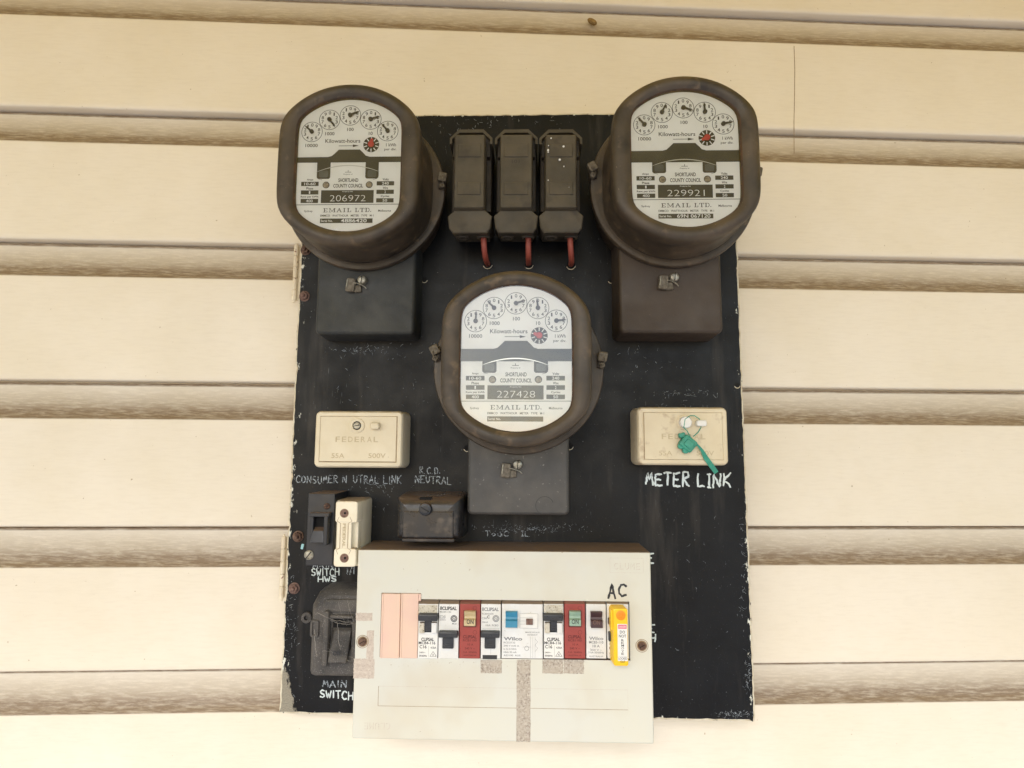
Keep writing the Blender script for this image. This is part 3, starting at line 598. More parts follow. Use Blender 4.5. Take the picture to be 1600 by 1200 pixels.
# ================================================================== SERVICE FUSES
def stretch(pxr, o): return pxr
for i, (hx0, hx1, kx0, kx1, lab) in enumerate(((701.5, 769.5, 710, 756.5, 'left service fuse of the brown bank of three'), (772.5, 840.5, 782, 831, 'middle service fuse of the brown bank of three'), (842, 910.5, 853, 900.5, 'right service fuse of the brown bank of three, flecked with white paint drips'))):
    H = 50; c = RR(hx0, 204, hx1, 375, H); t = thing('service_fuse', lab, 'fuse', (c[0], c[1]-c[3]/2, 0), 'bank of three brown service fuses')
    cx = c[0]; wv = c[2]-.6; top = c[1]+c[3]/2
    b = MB(); b.rb((cx, c[1]+13, wv-2.5, c[3]-36), 0, 40, 'fuse_dark', 1.2, 1); b.build('base', t)
    # hood with chamfered corners over the top
    zt = top; zc = RR(hx0, 204, hx1, 218, H); ht = zc[3]; ch = 8.5
    out = [(-wv/2, zt-ch-6), (-wv/2, zt-ch), (-wv/2+ch, zt), (wv/2-ch, zt), (wv/2, zt-ch), (wv/2, zt-ch-6)]
    inn = [(wv/2-2.2, zt-ch-6), (wv/2-2.2, zt-ch-1), (wv/2-ch-.6, zt-3.2), (-wv/2+ch+.6, zt-3.2), (-wv/2+2.2, zt-ch-1), (-wv/2+2.2, zt-ch-6)]
    pl = [(cx+x, z) for x, z in out]; pi = [(cx+x, z) for x, z in inn[::-1]]
    b = MB()
    for k in range(5):
        qd = [pl[k], pl[k+1], pi[k+1], pi[k]]
        b.loft([[p+(10,) for p in qd], [p+(H+2,) for p in qd]], 'fuse', True, True)
    b.rb((cx, zt-13.5, wv-4.5, 21), 10, H-4, 'fuse_dark', .5, .5)
    b.build('hood', t, smooth=25)
    # carrier
    KD = 61; k0 = RR(kx0, 210, kx1, 324, KD)
    b = MB(); b.rp(k0[0], k0[1], k0[2], k0[3], 1.4, [(-1.5, 20), (-.6, KD-3), (0, KD-.8), (.3, KD-.25), (1, KD)], 'fuse')
    cz = k0[1]
    for zz, hh in ((k0[1]+k0[3]*.275, k0[3]*.175), (k0[1]-k0[3]*.245, k0[3]*.165)):
        b.rp(k0[0], zz, k0[2]*.76, hh, .4, [(0, KD-.3), (0, KD+.5), (.35, KD+.75)], 'fuse')
        for dz in (-hh/2-.25, hh/2+.25): b.stroke([(k0[0]-k0[2]*.4, zz+dz), (k0[0]+k0[2]*.4, zz+dz)], .35, KD+.06, 'fuse_dark')
    if i == 1: b.text('101', k0[0]-.5, k0[1]+k0[3]*.125, 7, 3.6, KD+.25, 'fuse_dark')
    cr = b.build('carrier', t)
    if i == 2:
        b = MB()
        for (px, py, r) in ((856.5, 235, 1.0), (880.5, 229.5, 1.1), (874.5, 250, 1.1), (881, 260.5, .7), (856.5, 282, .6), (889, 293, .35), (861, 216.5, .7), (857, 228, .5), (856.7, 238, .7)):
            x, z = q(px, py, KD); b.cyl(x, z, [(r, KD+.3), (r*.9, KD+.9), (r*.4, KD+1.2)], 'label_white', 10)
        b.build('paint_drips', cr)
    # terminal block, chamfered, falling back towards its foot, with two cable sockets
    Tt, Tm, Tb = q(800, 325, 56)[1], q(800, 337, 56)[1], q(800, 357, 54)[1]; Tf = q(800, 365, 50)[1]; Tk = q(800, 378, 4)[1]; w2 = wv/2+.3
    b = MB()
    def oct_(d, ins, back=False):
        f = Tk if back else Tf
        return [(cx-w2+8+ins*.3, Tt-ins, d), (cx+w2-8-ins*.3, Tt-ins, d), (cx+w2-ins, Tm, d), (cx+w2-1.5-ins, (f+6) if back else Tb, d), (cx+w2-4.5-ins, f+ins, d-(0 if back else 3)), (cx-w2+4.5+ins, f+ins, d-(0 if back else 3)), (cx-w2+1.5+ins, (f+6) if back else Tb, d), (cx-w2+ins, Tm, d)]
    b.loft([oct_(4, 0, True), oct_(54.2, 0), oct_(55, .9)], 'fuse', False, True)
    b.build('terminal_block', t, smooth=25)
    for sx in (723.5, 755.5):
        px = sx+(0, 69.5, 137)[i]; x, z = q(px, 372, 32); b = MB()
        n = 20; rings = []
        for R0, zz in ((6.2, 9), (6.2, 1.2), (5.6, .2), (4.0, .2), (3.8, 5)):
            rings.append([(x+R0*math.cos(2*math.pi*j/n), z+zz-1, 32+R0*.9*math.sin(2*math.pi*j/n)) for j in range(n)])
        b.loft(rings, 'fuse', False, False); b.add([p for p in rings[-1]], [tuple(range(n))], 'hole'); b.build('cable_socket', t)
# cables
for i, (lab, p0, p1) in enumerate((('left red cable from the left service fuse into the board', (755.5, 371), (762, 412)), ('middle red cable from the middle service fuse into the board', (825.5, 371), (826, 412)), ('right red cable from the right service fuse into the board', (890.5, 371), (892, 413)))):
    x0, z0 = q(*p0, 32); x1, z1 = q(*p1, 0); pts = []
    P0, P1, P2, P3 = Vector((x0, z0+3, 32)), Vector((x0+(1, 0, 1)[i]*.5, z0-16, 33)), Vector((x1, z1-6, 20)), Vector((x1, z1+1, -4))
    for k in range(25):
        u = k/24; pts.append(P0*(1-u)**3+P1*3*u*(1-u)**2+P2*3*u*u*(1-u)+P3*u**3)
    b = MB(); b.tube(pts, 2.7, 'cable', 14); tag(b.build('cable'), lab, 'cable', 'red cables under the service fuses')

# ================================================================== CREAM LINK BOXES
def link(lab, fr, inner, word, wc, screw_xy, peg, m, sealed, amps, volts):
    H = 31; c = RR(*fr, H); t = thing('link_box', lab, 'link box', (c[0], c[1]-c[3]/2, 0), 'pair of cream neutral link boxes')
    b = MB(); b.rp(*c, 5, [(-.8, 0), (-.5, 8), (0, H-3.5), (.5, H-1.5), (1.6, H-.3), (3, H), (4.8, H), (5.2, H-.7)], m, 7, cap1=True)
    ci = RR(*inner, H)
    b.rp(ci[0], ci[1], ci[2]+1.2, ci[3]+1.2, .8, [(0, H-.6), (.0, H-.55)], 'grime')
    b.rp(*ci, .6, [(0, H-.6), (0, H-.2), (.3, H)], m)
    e = H+.05
    x, z = q(*wc, H)
    for ch, k in zip(word, range(len(word))): b.text(ch, x+(k-(len(word)-1)/2)*5.9, z, 4.2, 5, e+.002*k, 'emboss')
    for st, p in ((('55A'), amps), (('500V'), volts)):
        x, z = q(*p, H); b.text(st, x, z, 4.0*len(st), 4.4, e, 'emboss')
    b.build('lid', t)
    x, z = q(*screw_xy, H); b = MB(); b.cyl(x, z, [(6.9, H-.2), (6.9, H+.9), (6.3, H+1.2), (4.2, H+1.2), (3.8, H-.2)], m, 28, cap1=False)
    if sealed: b.cyl(x, z, [(5.4, H), (5.4, H+6), (4.6, H+7)], 'label_white', 24)
    else: b.disc(x, z, 4.2, H+.02, 'hole'); b.cyl(x, z, [(3.2, H), (3.2, H+1), (2.6, H+1.2)], 'steel', 20); b.stroke([(x-2.6, z-.5), (x+2.6, z+.5)], .9, H+1.25, 'hole')
    b.build('screw', t)
    cp = RR(*peg, H+6); b = MB(); b.rb(cp, H, H+6, 'label_white' if sealed else m, 2, 1.2); b.build('peg', t)
link('left cream 55A 500V link box above the worn CONSUMER lettering', (491, 642, 629, 731), (500, 651, 619, 721), 'FEDERAL', (557.5, 686.5), (558, 665), (578, 660, 592, 671), 'cream', False, (528, 712), (589, 712))
link('right cream 55A 500V link box above METER LINK with a green seal wired on', (996, 636, 1138, 727), (1007, 645, 1129, 718), 'FEDERAL', (1068, 682), (1069, 660), (1089, 656, 1105, 666), 'cream_pink', True, (1040, 708), (1102, 708))
# green seal
x, z = q(1076, 693, 38)
t = thing('plastic_seal', 'green plastic security seal hanging from the right cream link box', 'seal', (x, z, 33))
b = MB(); b.rb((x, z, 13.5, 12), 32.5, 38, 'seal_green', 2, 1.2, R_(-40)); b.rb((x+.5, z-.5, 8, 7), 38, 39.2, 'seal_green', 1.5, .6, R_(-40))
for a in (R_(200), R_(250)):
    b.cyl(x+6.6*math.cos(a), z+6.6*math.sin(a), [(2.8, 33), (2.8, 36.5), (2, 37)], 'seal_green', 14)
x2, z2 = q(1067, 680, 38); b.rb((x2, z2, 6, 4.5), 33, 36, 'seal_green', 1.2, .8, R_(15)); b.build('body', t)
b = MB(); p = [q(*k, 36) for k in ((1087, 692), (1092, 697), (1098, 704), (1104, 715), (1113, 727), (1122, 739))]
wv = [1.6, 1.6, 2.6, 4.2, 4.4, 4.0]
vs = []
rings = []
for i, (a, c_) in enumerate(p):
    tv = (Vector(p[min(i+1, 5)])-Vector(p[max(i-1, 0)])).normalized(); nn = Vector((-tv.y, tv.x))*wv[i]/2; d = 35-i*.9
    rings.append([(a+nn.x, c_+nn.y, d), (a+nn.x, c_+nn.y, d+1.4), (a-nn.x, c_-nn.y, d+1.4), (a-nn.x, c_-nn.y, d)])
b.loft(rings, 'seal_green', True, True); b.build('tail', t)
b = MB(); loop = [(1079, 684), (1073, 673), (1068, 668), (1070, 655), (1078, 649.5), (1086, 649.5), (1093, 654), (1096, 661), (1096, 668), (1090, 676), (1083, 682)]
b.tube([q(*k, 37)+(37+(-1.5 if 4 < i < 9 else .8),) for i, k in enumerate(loop)], .45, 'seal_green', 8); b.build('wire', t)

# ================================================================== BLACK NEUTRAL BLOCK
H = 48; c = RR(617.5, 777, 720, 844, H); t = thing('neutral_block', 'glossy black neutral block with brown dust on top under R.C.D. NEUTRAL', 'neutral block', (c[0], c[1]-c[3]/2, 0))
b = MB(); b.rp(c[0], c[1], c[2], c[3], 3, [(-2, 0), (-1.2, 20), (-.4, 36), (1.2, 43), (4, 46.6), (8, 47.8), (12, 48)], 'black_gloss', 7); b.build('cover', t, smooth=60)
b = MB(); b.rb((c[0], c[1]-c[3]/2-.6, c[2]*.8, 3), 0, 46, 'black_gloss', 1, 1); b.rb((c[0], c[1]-c[3]/2+13.5, c[2]*.78, 23), 46, 48.5, 'black_gloss', 1, 1.2); b.build('front_plate', t)
x, z = q(665, 795.5, 50); b = MB(); b.cyl(x, z, [(5.6, 46), (5.6, 51.5), (5, 53), (3, 53.4)], 'black', 24); b.stroke([(x-3.6, z+2), (x+3.6, z-2)], 1, 53.5, 'hole'); b.build('screw', t)
x, z = q(665, 779, 44); b = MB(); b.rb((x, z, 11, 2.2), 40, 45.2, 'hole', .8, .5); b.build('slot', t)

# ================================================================== HOT WATER MAIN SWITCH (black)
H = 40; c = RR(479.5, 771, 521.5, 884, H); t = thing('isolator_switch', 'black rectangular isolator switch with a hooded toggle beside the ivory fuse', 'switch', (c[0], c[1]-c[3]/2, 0))
b = MB(); b.rb(c, 0, H, 'black', .9, .7); b.build('body', t)
ch = RR(482, 801, 516, 853, H+8); bh = MB()
w_, h_ = ch[2], ch[3]; x0, x1, z0, z1 = ch[0]-w_/2, ch[0]+w_/2, ch[1]-h_/2, ch[1]+h_/2
bh.rb((ch[0]-1, z1-2, w_-1, 3.6), H, H+8, 'black', .8, .7); bh.rb((x0+1.6, ch[1], 3, h_-6), H, H+5, 'black', .8, .7); bh.rb((x1-4, ch[1]-1, 3.6, h_-3), H, H+9, 'black', 1, .8); bh.build('hood', t)
bh = MB(); bh.rect((ch[0]-2.3, ch[1]+3, w_-9, h_-12), H+.1, 'hole'); bh.build('recess', t)
b = MB(); xx = ch[0]-2; zz = ch[1]
b.loft([[(xx-6, zz+1, H), (xx+6, zz+1, H), (xx+6, zz-13, H), (xx-6, zz-13, H)], [(xx-5, zz-1, H+4), (xx+5, zz-1, H+4), (xx+6.5, zz-12, H+7), (xx-6.5, zz-12, H+7)], [(xx-4.4, zz-2, H+4.8), (xx+4.4, zz-2, H+4.8), (xx+5.9, zz-11.4, H+7.6), (xx-5.9, zz-11.4, H+7.6)]], 'black'); b.build('toggle', t, smooth=20)
screw(t, 511, 791, H-.1, 2.8, 'rust', .2); screw(t, 483, 867, H-.1, 4.2, 'steel', .9)

# ================================================================== IVORY FUSE HOLDER
H = 33; c = RR(523, 781, 565.5, 856, H); c = (c[0], c[1]-8, c[2], c[3]+16)
t = thing('fuse_holder', 'ivory plastic fuse holder standing between the black isolator and breaker box', 'fuse', (c[0], c[1]-c[3]/2, 0))
b = MB(); b.rb(c, 0, H, 'white_worn', 3, 1.2); b.build('base', t)
K = 50; k0 = RR(522.5, 783, 557.5, 886, K); b = MB()
hw = k0[2]/2; x0 = k0[0]; zt = k0[1]+k0[3]/2; zb = k0[1]-k0[3]/2; wz1 = q(540, 817, K)[1]; wz0 = q(540, 857, K)[1]
b.rb((x0, (zt+wz1)/2, 2*hw, zt-wz1), H, K, 'white_worn', 2.5, 1.2); b.rb((x0, (zb+wz0)/2, 2*hw, wz0-zb), H, K, 'white_worn', 2.5, 1.2)
b.rb((x0-1.6, (wz0+wz1)/2, 2*hw*.66, wz1-wz0+6), H, K-.5, 'white_worn', .5, .6); b.rb((x0, (wz0+wz1)/2, 2*hw-1.5, wz1-wz0+4), H-2, K-7, 'white_worn', .5, .6)
sx = x0-1.4
b.stroke([(sx-4.8, wz1+5), (sx-6.5, wz1+1.5), (sx-3.4, wz1-.4), (sx-3.4, wz0+.4), (sx-6.5, wz0-1.5), (sx-4.8, wz0-5)], .45, K+.05, 'grime'); b.stroke([(sx+4.8, wz1+5), (sx+6.5, wz1+1.5), (sx+3.4, wz1-.4), (sx+3.4, wz0+.4), (sx+6.5, wz0-1.5), (sx+4.8, wz0-5)], .45, K+.05, 'grime')
for k, chh in enumerate('FEDERAL'): b.text(chh, sx, wz1-2-k*(wz1-wz0-4)/6, 3, 2.6, K+.06, 'emboss', rot=-math.pi/2)
b.build('carrier', t)
for py in (802, 872):
    x, z = q(538, py, K); b = MB(); b.cyl(x, z, [(3.7, K+.04), (3.5, K+.04)], 'rust_pink', 20); b.disc(x+.6, z+.1, 1.1, K+.08, 'hole', 12); b.ring(x, z, 3.7, .5, K+.09, 'grime'); b.build('screw_hole', t)

# ================================================================== DUSTY MAIN SWITCH
H = 28; c = RR(482, 923, 600, 1061, H); cw = 76; cx = q(483, 985, H)[0]+cw/2; cz = c[1]; hh = c[3]
t = thing('main_switch', 'dusty cobwebbed dark main switch half hidden by the breaker box', 'switch', (cx, cz-hh/2, 0))
def ms(ins, d):
    k = 13; w_ = cw/2-ins; h_ = hh/2-ins; pts = [(-w_+k, h_)]; pts += [(w_-k, h_), (w_, h_-k), (w_, -h_+4), (w_-4, -h_), (-w_+4, -h_)]
    pts += [(-w_+1.2, -h_+1.2), (-w_, -h_+4), (-w_, h_-k*1.1), (-w_+k*.35, h_-k*.4)]
    return [(cx+x, cz+z, d) for x, z in pts]
b = MB(); b.loft([ms(-1.5, 0), ms(-.8, 14), ms(0, 20), ms(1.6, 25), ms(4.2, 28)], 'webbed'); 
for k, chh in enumerate('CLIPSAL'): b.text(chh, cx-16+k*4, cz+hh*.285, 2.6, 3.2, 28.05, 'black')
b.build('body', t, smooth=50)
x, z = q(478, 966, 4); b = MB(); b.cyl(x, z, [(5, .1), (5, 3), (4, 3.4), (2.3, 3.4), (2.3, .2)], 'webbed', 20); b.build('fixing_eye', t)
b = MB(); tz = cz-2; tx = cx-8
b.rb((tx-13, tz, 5, 48), H, H+7, 'webbed', 2, 2); b.rb((tx+13, tz-2, 5, 34), H, H+8, 'webbed', 2, 2); b.rb((tx, tz+18, 22, 3), H, H+4, 'webbed', 1, 1); b.rect((tx, tz+12, 17, 9), H+.1, 'hole'); b.rb((tx, tz-16, 30, 14), H-.5, H+3, 'webbed', 4, 2.5); b.rb((tx+2, tz+27, 40, 12), H-1, H+2.2, 'webbed', 5, 2.2); b.build('toggle_guard', t)
b = MB(); b.loft([[(tx-9, tz-20, H), (tx+8, tz-20, H), (tx+8, tz+8, H), (tx-9, tz+8, H)], [(tx-9, tz-19, H+9), (tx+7, tz-19, H+9), (tx+9, tz+6, H+3), (tx-6, tz+6, H+3)], [(tx-8, tz-18, H+9.6), (tx+6, tz-18, H+9.6), (tx+8, tz+5, H+3.6), (tx-5, tz+5, H+3.6)]], 'webbed')
b.text('OFF', tx-1, tz-11, 7.5, 4, H+9.5, 'black'); b.build('toggle', t, smooth=20)
b = MB(); x, z = q(492, 982, H); b.rp(x, z, 9, 16, 3, [(0, H-.5), (1, H+1.5), (2.5, H+1.5), (3, H+.2)], 'webbed'); b.build('side_boss', t)
b = MB(); rnd = random.Random(5)
for k in range(16):
    a0 = rnd.uniform(-26, 20); b0 = rnd.uniform(-28, 26); ln = rnd.uniform(8, 26); an = rnd.uniform(-.6, .4) if k % 2 else rnd.uniform(1.1, 2.0)
    p0 = Vector((cx-4+a0*.8, cz+b0*.8, 31+rnd.random()*6)); p1 = p0+Vector((math.cos(an), math.sin(an), 0))*ln; p1.z = 31+rnd.random()*5
    pm = (p0+p1)/2+Vector((rnd.uniform(-1.5, 1.5), -rnd.uniform(1.5, 5), -.6))
    b.tube([tuple(p0*(1-u)**2+pm*2*u*(1-u)+p1*u*u+Vector((rnd.uniform(-.25, .25), rnd.uniform(-.25, .25), 0))) for u in [k_/9 for k_ in range(10)]], rnd.uniform(.03, .07), 'web', 4)
for (a, bb_, c_) in (((495, 958), (520, 972), (551, 973)), ((515, 969), (530, 976), (550, 975)), ((491, 985), (492, 1010), (494, 1027)), ((503, 1018), (525, 1018), (545, 1033)), ((528, 975), (526, 1000), (534, 1020))):
    pa, pb, pc = [Vector(q(*k_, 35)+(34.5,)) for k_ in (a, bb_, c_)]; pts = []
    for k in range(13):
        u = k/12; pv = pa*(1-u)**2+pb*2*u*(1-u)+pc*u*u; pts.append(tuple(pv+Vector((rnd.uniform(-.5, .5), rnd.uniform(-.5, .5), 0))))
    for o_ in (0, .7): b.tube([(x_+o_*rnd.random(), z_+o_*rnd.random(), d_+o_) for x_, z_, d_ in pts], .065, 'web', 4)
tag(b.build('cobweb'), 'grey cobweb strands across the dusty main switch', 'cobweb', kind='stuff')

# ================================================================== BREAKER BOX
H = 50.0
fc = [q(557.5, 858, H), q(1017, 863, H), q(551, 1156, H), q(1022, 1162, H)]
X0 = (fc[0][0]+fc[2][0])/2; X1 = (fc[1][0]+fc[3][0])/2; ZT = (fc[0][1]+fc[1][1])/2; ZB = (fc[2][1]+fc[3][1])/2
print('box', X0, X1, ZT, ZB)
t = thing('breaker_box', 'pale grey plastic breaker box with a row of breakers and AC in marker', 'breaker box', (X0, ZB, 0))
gx_ = [X0+1.6, q(594.5, 980, H)[0], q(656.5, 980, H)[0], q(984, 980, H)[0], X1-1.6]
gz_ = [ZT-1.6, q(620, 926.5, H)[1], q(820, 938, H)[1], q(800, 1029.5, H)[1], ZB+1.6]
hole = {(1, 1), (1, 2), (2, 2)}
b = MB()
for i in range(4):
    for j in range(4):
        if (i, j) in hole: continue
        if (i, j) == (2, 1): pass
        xa, xb, za, zb_ = gx_[i], gx_[i+1], gz_[j], gz_[j+1]
        b.add([(xa, zb_, H), (xb, zb_, H), (xb, za, H), (xa, za, H)], [(0, 1, 2, 3)], 'box')
def wallq(xa, za, xb, zb_): b.add([(xa, za, H), (xb, zb_, H), (xb, zb_, 34), (xa, za, 34)], [(0, 1, 2, 3)], 'box')
lp = [(gx_[1], gz_[1]), (gx_[2], gz_[1]), (gx_[2], gz_[2]), (gx_[3], gz_[2]), (gx_[3], gz_[3]), (gx_[1], gz_[3])]
for k in range(6): wallq(*lp[k], *lp[(k+1) % 6])
cxx, czz, ww, hh = (X0+X1)/2, (ZT+ZB)/2, X1-X0, ZT-ZB
b.rp(cxx, czz, ww, hh, 1.6, [(0, .3), (0, H-1.6), (.25, H-.8), (.7, H-.25), (1.6, H)], 'box', 4, cap1=False)
# shallow blank strip outline and moulded badges
c = RR(591, 1075, 981, 1106, H)
x0, x1, z0, z1 = c[0]-c[2]/2, c[0]+c[2]/2, c[1]-c[3]/2, c[1]+c[3]/2
b.stroke([(x0, z1), (x0, z0)], .55, H+.04, 'grime'); b.stroke([(x0, z0), (x1, z0)], .45, H+.05, 'grime'); b.stroke([(x0, z1), (x1, z1)], .25, H+.05, 'residue_relief_shade'); b.stroke([(x1, z1), (x1, z0)], .15, H+.06, 'residue_relief_shade')
def badge(px, py, rot, frame):
    x, z = q(px, py, H); sg = 1 if rot == 0 else -1
    for dx, m_, dd in ((.34, 'residue_relief_shade', .02), (0, 'box', .12)):  # darker offset copy paints the raised letters' shade onto the cover
        for k_, c_ in enumerate('CLUME'): b.text(c_, x+sg*(k_-2)*4.7+dx, z-dx, 3.4, 5.4, H+dd, m_, rot=rot, bold=0); pass
    if frame: 
        f = RR(953, 872, 1005, 895, H); 
        for (ax, az, bx_, bz_) in ((-1, -1, 1, -1), (1, -1, 1, 1), (1, 1, -1, 1), (-1, 1, -1, -1)): b.stroke([(f[0]+ax*f[2]/2, f[1]+az*f[3]/2), (f[0]+bx_*f[2]/2, f[1]+bz_*f[3]/2)], .2, H+.03, 'residue_relief_shade')
badge(979, 884, 0, True); badge(588.5, 1133.5, math.pi, False)
cov = b.build('cover', t, recalc=False)
b = MB(); b.rect(((gx_[1]+gx_[3])/2, (gz_[1]+gz_[3])/2, gx_[3]-gx_[1]+6, gz_[1]-gz_[3]+6), 33, 'hole'); b.build('dark_backing', t)  # black sheet behind the breakers, the box's dark interior put in as colour
b = MB()
handwrite(b, 'A', 949.5, 913, 963, 935, H+.1, 1.9, 'ink', jit=.02); handwrite(b, 'C', 965, 914.5, 981, 933, H+.1, 1.9, 'ink', jit=.02)
o = b.build('marker_lettering', t); o['label'] = 'black marker letters AC above the right end breakers'
for (r_, m_) in (((751, 1031, 784, 1052), 'residue'), ((847.5, 1031, 880, 1052.5), 'residue'), ((881, 1031, 912.5, 1052.5), 'residue'), ((807, 1031, 829, 1159), 'residue'), ((552.5, 1029, 585, 1060), 'residue_relief_shade'), ((556, 957.5, 582, 970), 'residue_relief_shade'), ((573, 985, 584, 1029), 'residue_relief_shade')):
    c = RR(*r_, H); b = MB(); n = 14; pts = []; rnd = random.Random(int(r_[0]))
    for (ax, az, bx_, bz_) in ((-1, -1, 1, -1), (1, -1, 1, 1), (1, 1, -1, 1), (-1, 1, -1, -1)):
        for k in range(n):
            u = k/n; pts.append((c[0]+(ax+(bx_-ax)*u)*c[2]/2+rnd.uniform(-.25, .25), c[1]+(az+(bz_-az)*u)*c[3]/2+rnd.uniform(-.25, .25)))
    b.poly(pts, H+.07+.01*rnd.random(), m_); b.build('tape_residue', t)
for (px, py) in ((566.5, 1002.5), (1003, 1009)):
    x, z = q(px, py, H); b = MB(); b.ring(x, z, 5.2, .5, H+.1, 'grime'); b.disc(x, z, 4.4, H+.09, 'grime'); b.cyl(x, z, [(3.3, H), (3.3, H+1.2), (2.4, H+1.6)], 'rust', 18); b.stroke([(x-2, z-1.2), (x+2, z+1.2)], .7, H+1.65, 'hole'); b.build('screw', t)
# flecks of dirt along the lower lip of the opening
b = MB(); rnd = random.Random(9)
for _ in range(46):
    x, z = q(rnd.uniform(595, 800) if rnd.random() < .6 else rnd.uniform(560, 1015), 1034+abs(rnd.gauss(0, 5)) if rnd.random() < .6 else rnd.uniform(865, 1150), H)
    b.disc(x, z, rnd.uniform(.12, .35), H+.13+rnd.random()*.02, 'grime', 7)
b.build('dirt_specks', t)['kind'] = 'stuff'

# ---- blanks and breakers
PY0, PY1 = 937.5, 1029.0
def body(px0, px1, D1, m, lab, name='circuit_breaker', cat='circuit breaker', grp='row of breakers in the grey box', shoulder='bdirty'):
    c = RR(px0+.4, 943.5, px1-.4, PY1, D1); top = q((px0+px1)/2, 936, 46)[1]
    t = thing(name, lab, cat, (c[0], c[1]-c[3]/2, 34), grp)
    b = MB(); b.rb(c, 34, D1, m, .35, .35)
    x0, x1 = c[0]-c[2]/2, c[0]+c[2]/2; zt = c[1]+c[3]/2
    b.loft([[(x0, zt, 35), (x1, zt, 35), (x1, zt, D1-.5), (x0, zt, D1-.5)], [(x0, top+2, 35), (x1, top+2, 35), (x1, top+2, 44), (x0, top+2, 44)]], shoulder, False, True)
    return t, c, b
def ptext(b, st, px, py, w, h, D1, m='ink', rep=0):
    x, z = q(px, py, D1); k = 1/1.83; b.text(st, x, z, w*k, h*k, D1+.06, m, rep=rep)
def fin(t, b): return b.build('housing', t, smooth=25)
D1 = 51.5
t, c, b = body(595, 625, 51, 'pink', 'left peach blanking plate at the start of the breaker row', 'blanking_plate', 'blanking plate', 'peach blanking plates', 'pink'); b.v = []; b.f = []; b.m = []
for k, (a0, a1, lab) in enumerate(((595, 624.6, ''), (625.4, 653, ''))):
    if k: t = thing('blanking_plate', 'right peach blanking plate touching the first breaker', 'blanking plate', (0, 0, 34), 'peach blanking plates'); 
    b = MB(); c = RR(a0, 927.5, a1, 1028.8, 51); t.location = (c[0]*.001, -.034, (c[1]-c[3]/2)*.001)
    b.rb(c, 34, 51, 'pink', .5, .5); b.rb((c[0]-c[2]/2+1.0, c[1], 1.4, c[3]-.6), 50, 51.5, 'pink', .4, .3)
    if k: b.rb((c[0]+c[2]/2+1.1, c[1]+c[3]/2-3.2, 1.9, 6), 34, 51, 'pink', .3, .3)
    b.build('plate', t)
def handle(t, px0, px1, sy0, sy1, s0, s1, sy2, D1):     # T shaped black toggle
    b = MB(); c = RR(px0, sy0, px1, sy1, D1+6); b.rb(c, D1-1, D1+6, 'handle', .8, .8)
    c2 = RR(s0, sy1-1, s1, sy2, D1+2); b.rb(c2, D1-2, D1+2, 'handle', .5, .5)
    for k in range(3): b.rb((c2[0], c2[1]-c2[3]*.1-k*1.6, c2[2]*.9, .7), D1+1.8, D1+2.5, 'handle', .2, .2)
    b.build('toggle', t, smooth=25)
def mcb(px0, px1, lab):
    t, c, b = body(px0, px1, D1, 'bwhite', lab); w_ = px1-px0
    b.rect(RR(px0+1, 945, px1-1, 960, D1), D1+.03, 'bdirty'); b.rect(RR(px0+9, 972, px1-10, 988, D1), D1+.03, 'hole')
    for a0, a1 in ((px0+2, px0+10), (px1-10.5, px1-2)): b.rb(RR(a0, 973, a1, 990, D1+3), D1, D1+3, 'bdirty' if a0 < px0+5 else 'bwhite', .8, .8)
    b.rect(RR(px0+1.5, 992.5, px1-1.5, 1028, D1), D1+.03, 'label_white')
    xm = (px0+px1)/2
    ptext(b, 'CLIPSAL', xm-.5, 999, 20, 5.2, D1, rep=2); ptext(b, 'MCB4-116', xm-1.5, 1004.5, 26, 4.4, D1, rep=1); ptext(b, 'C16', px0+8, 1010.5, 11, 5, D1, rep=1)
    ptext(b, '4.5kA', xm+8.5, 1012, 9, 3, D1, rep=1); ptext(b, '240V~', px0+7, 1019.5, 10, 2.4, D1); ptext(b, '50/60Hz', px0+8, 1024.5, 12, 2.8, D1, rep=1)
    b.stroke([q(xm+1, 1009, D1), q(xm+1, 1027, D1)], .18, D1+.05, 'ink')
    A = [q(xm+8, 1018, D1), q(xm+13, 1025.5, D1), q(xm+3, 1025.5, D1), q(xm+8, 1018, D1)]
    for k in range(3): b.stroke([A[k], A[k+1]], .4, D1+.05+.01*k, 'ink')
    ptext(b, 'A', xm+8, 1023, 3, 3, D1)
    fin(t, b); handle(t, px0, px1-1, 960.5, 971, xm-5.5, xm+5.5, 986, D1)
mcb(653, 684.4, 'white C16 breaker with T shaped black toggle beside the peach plates')
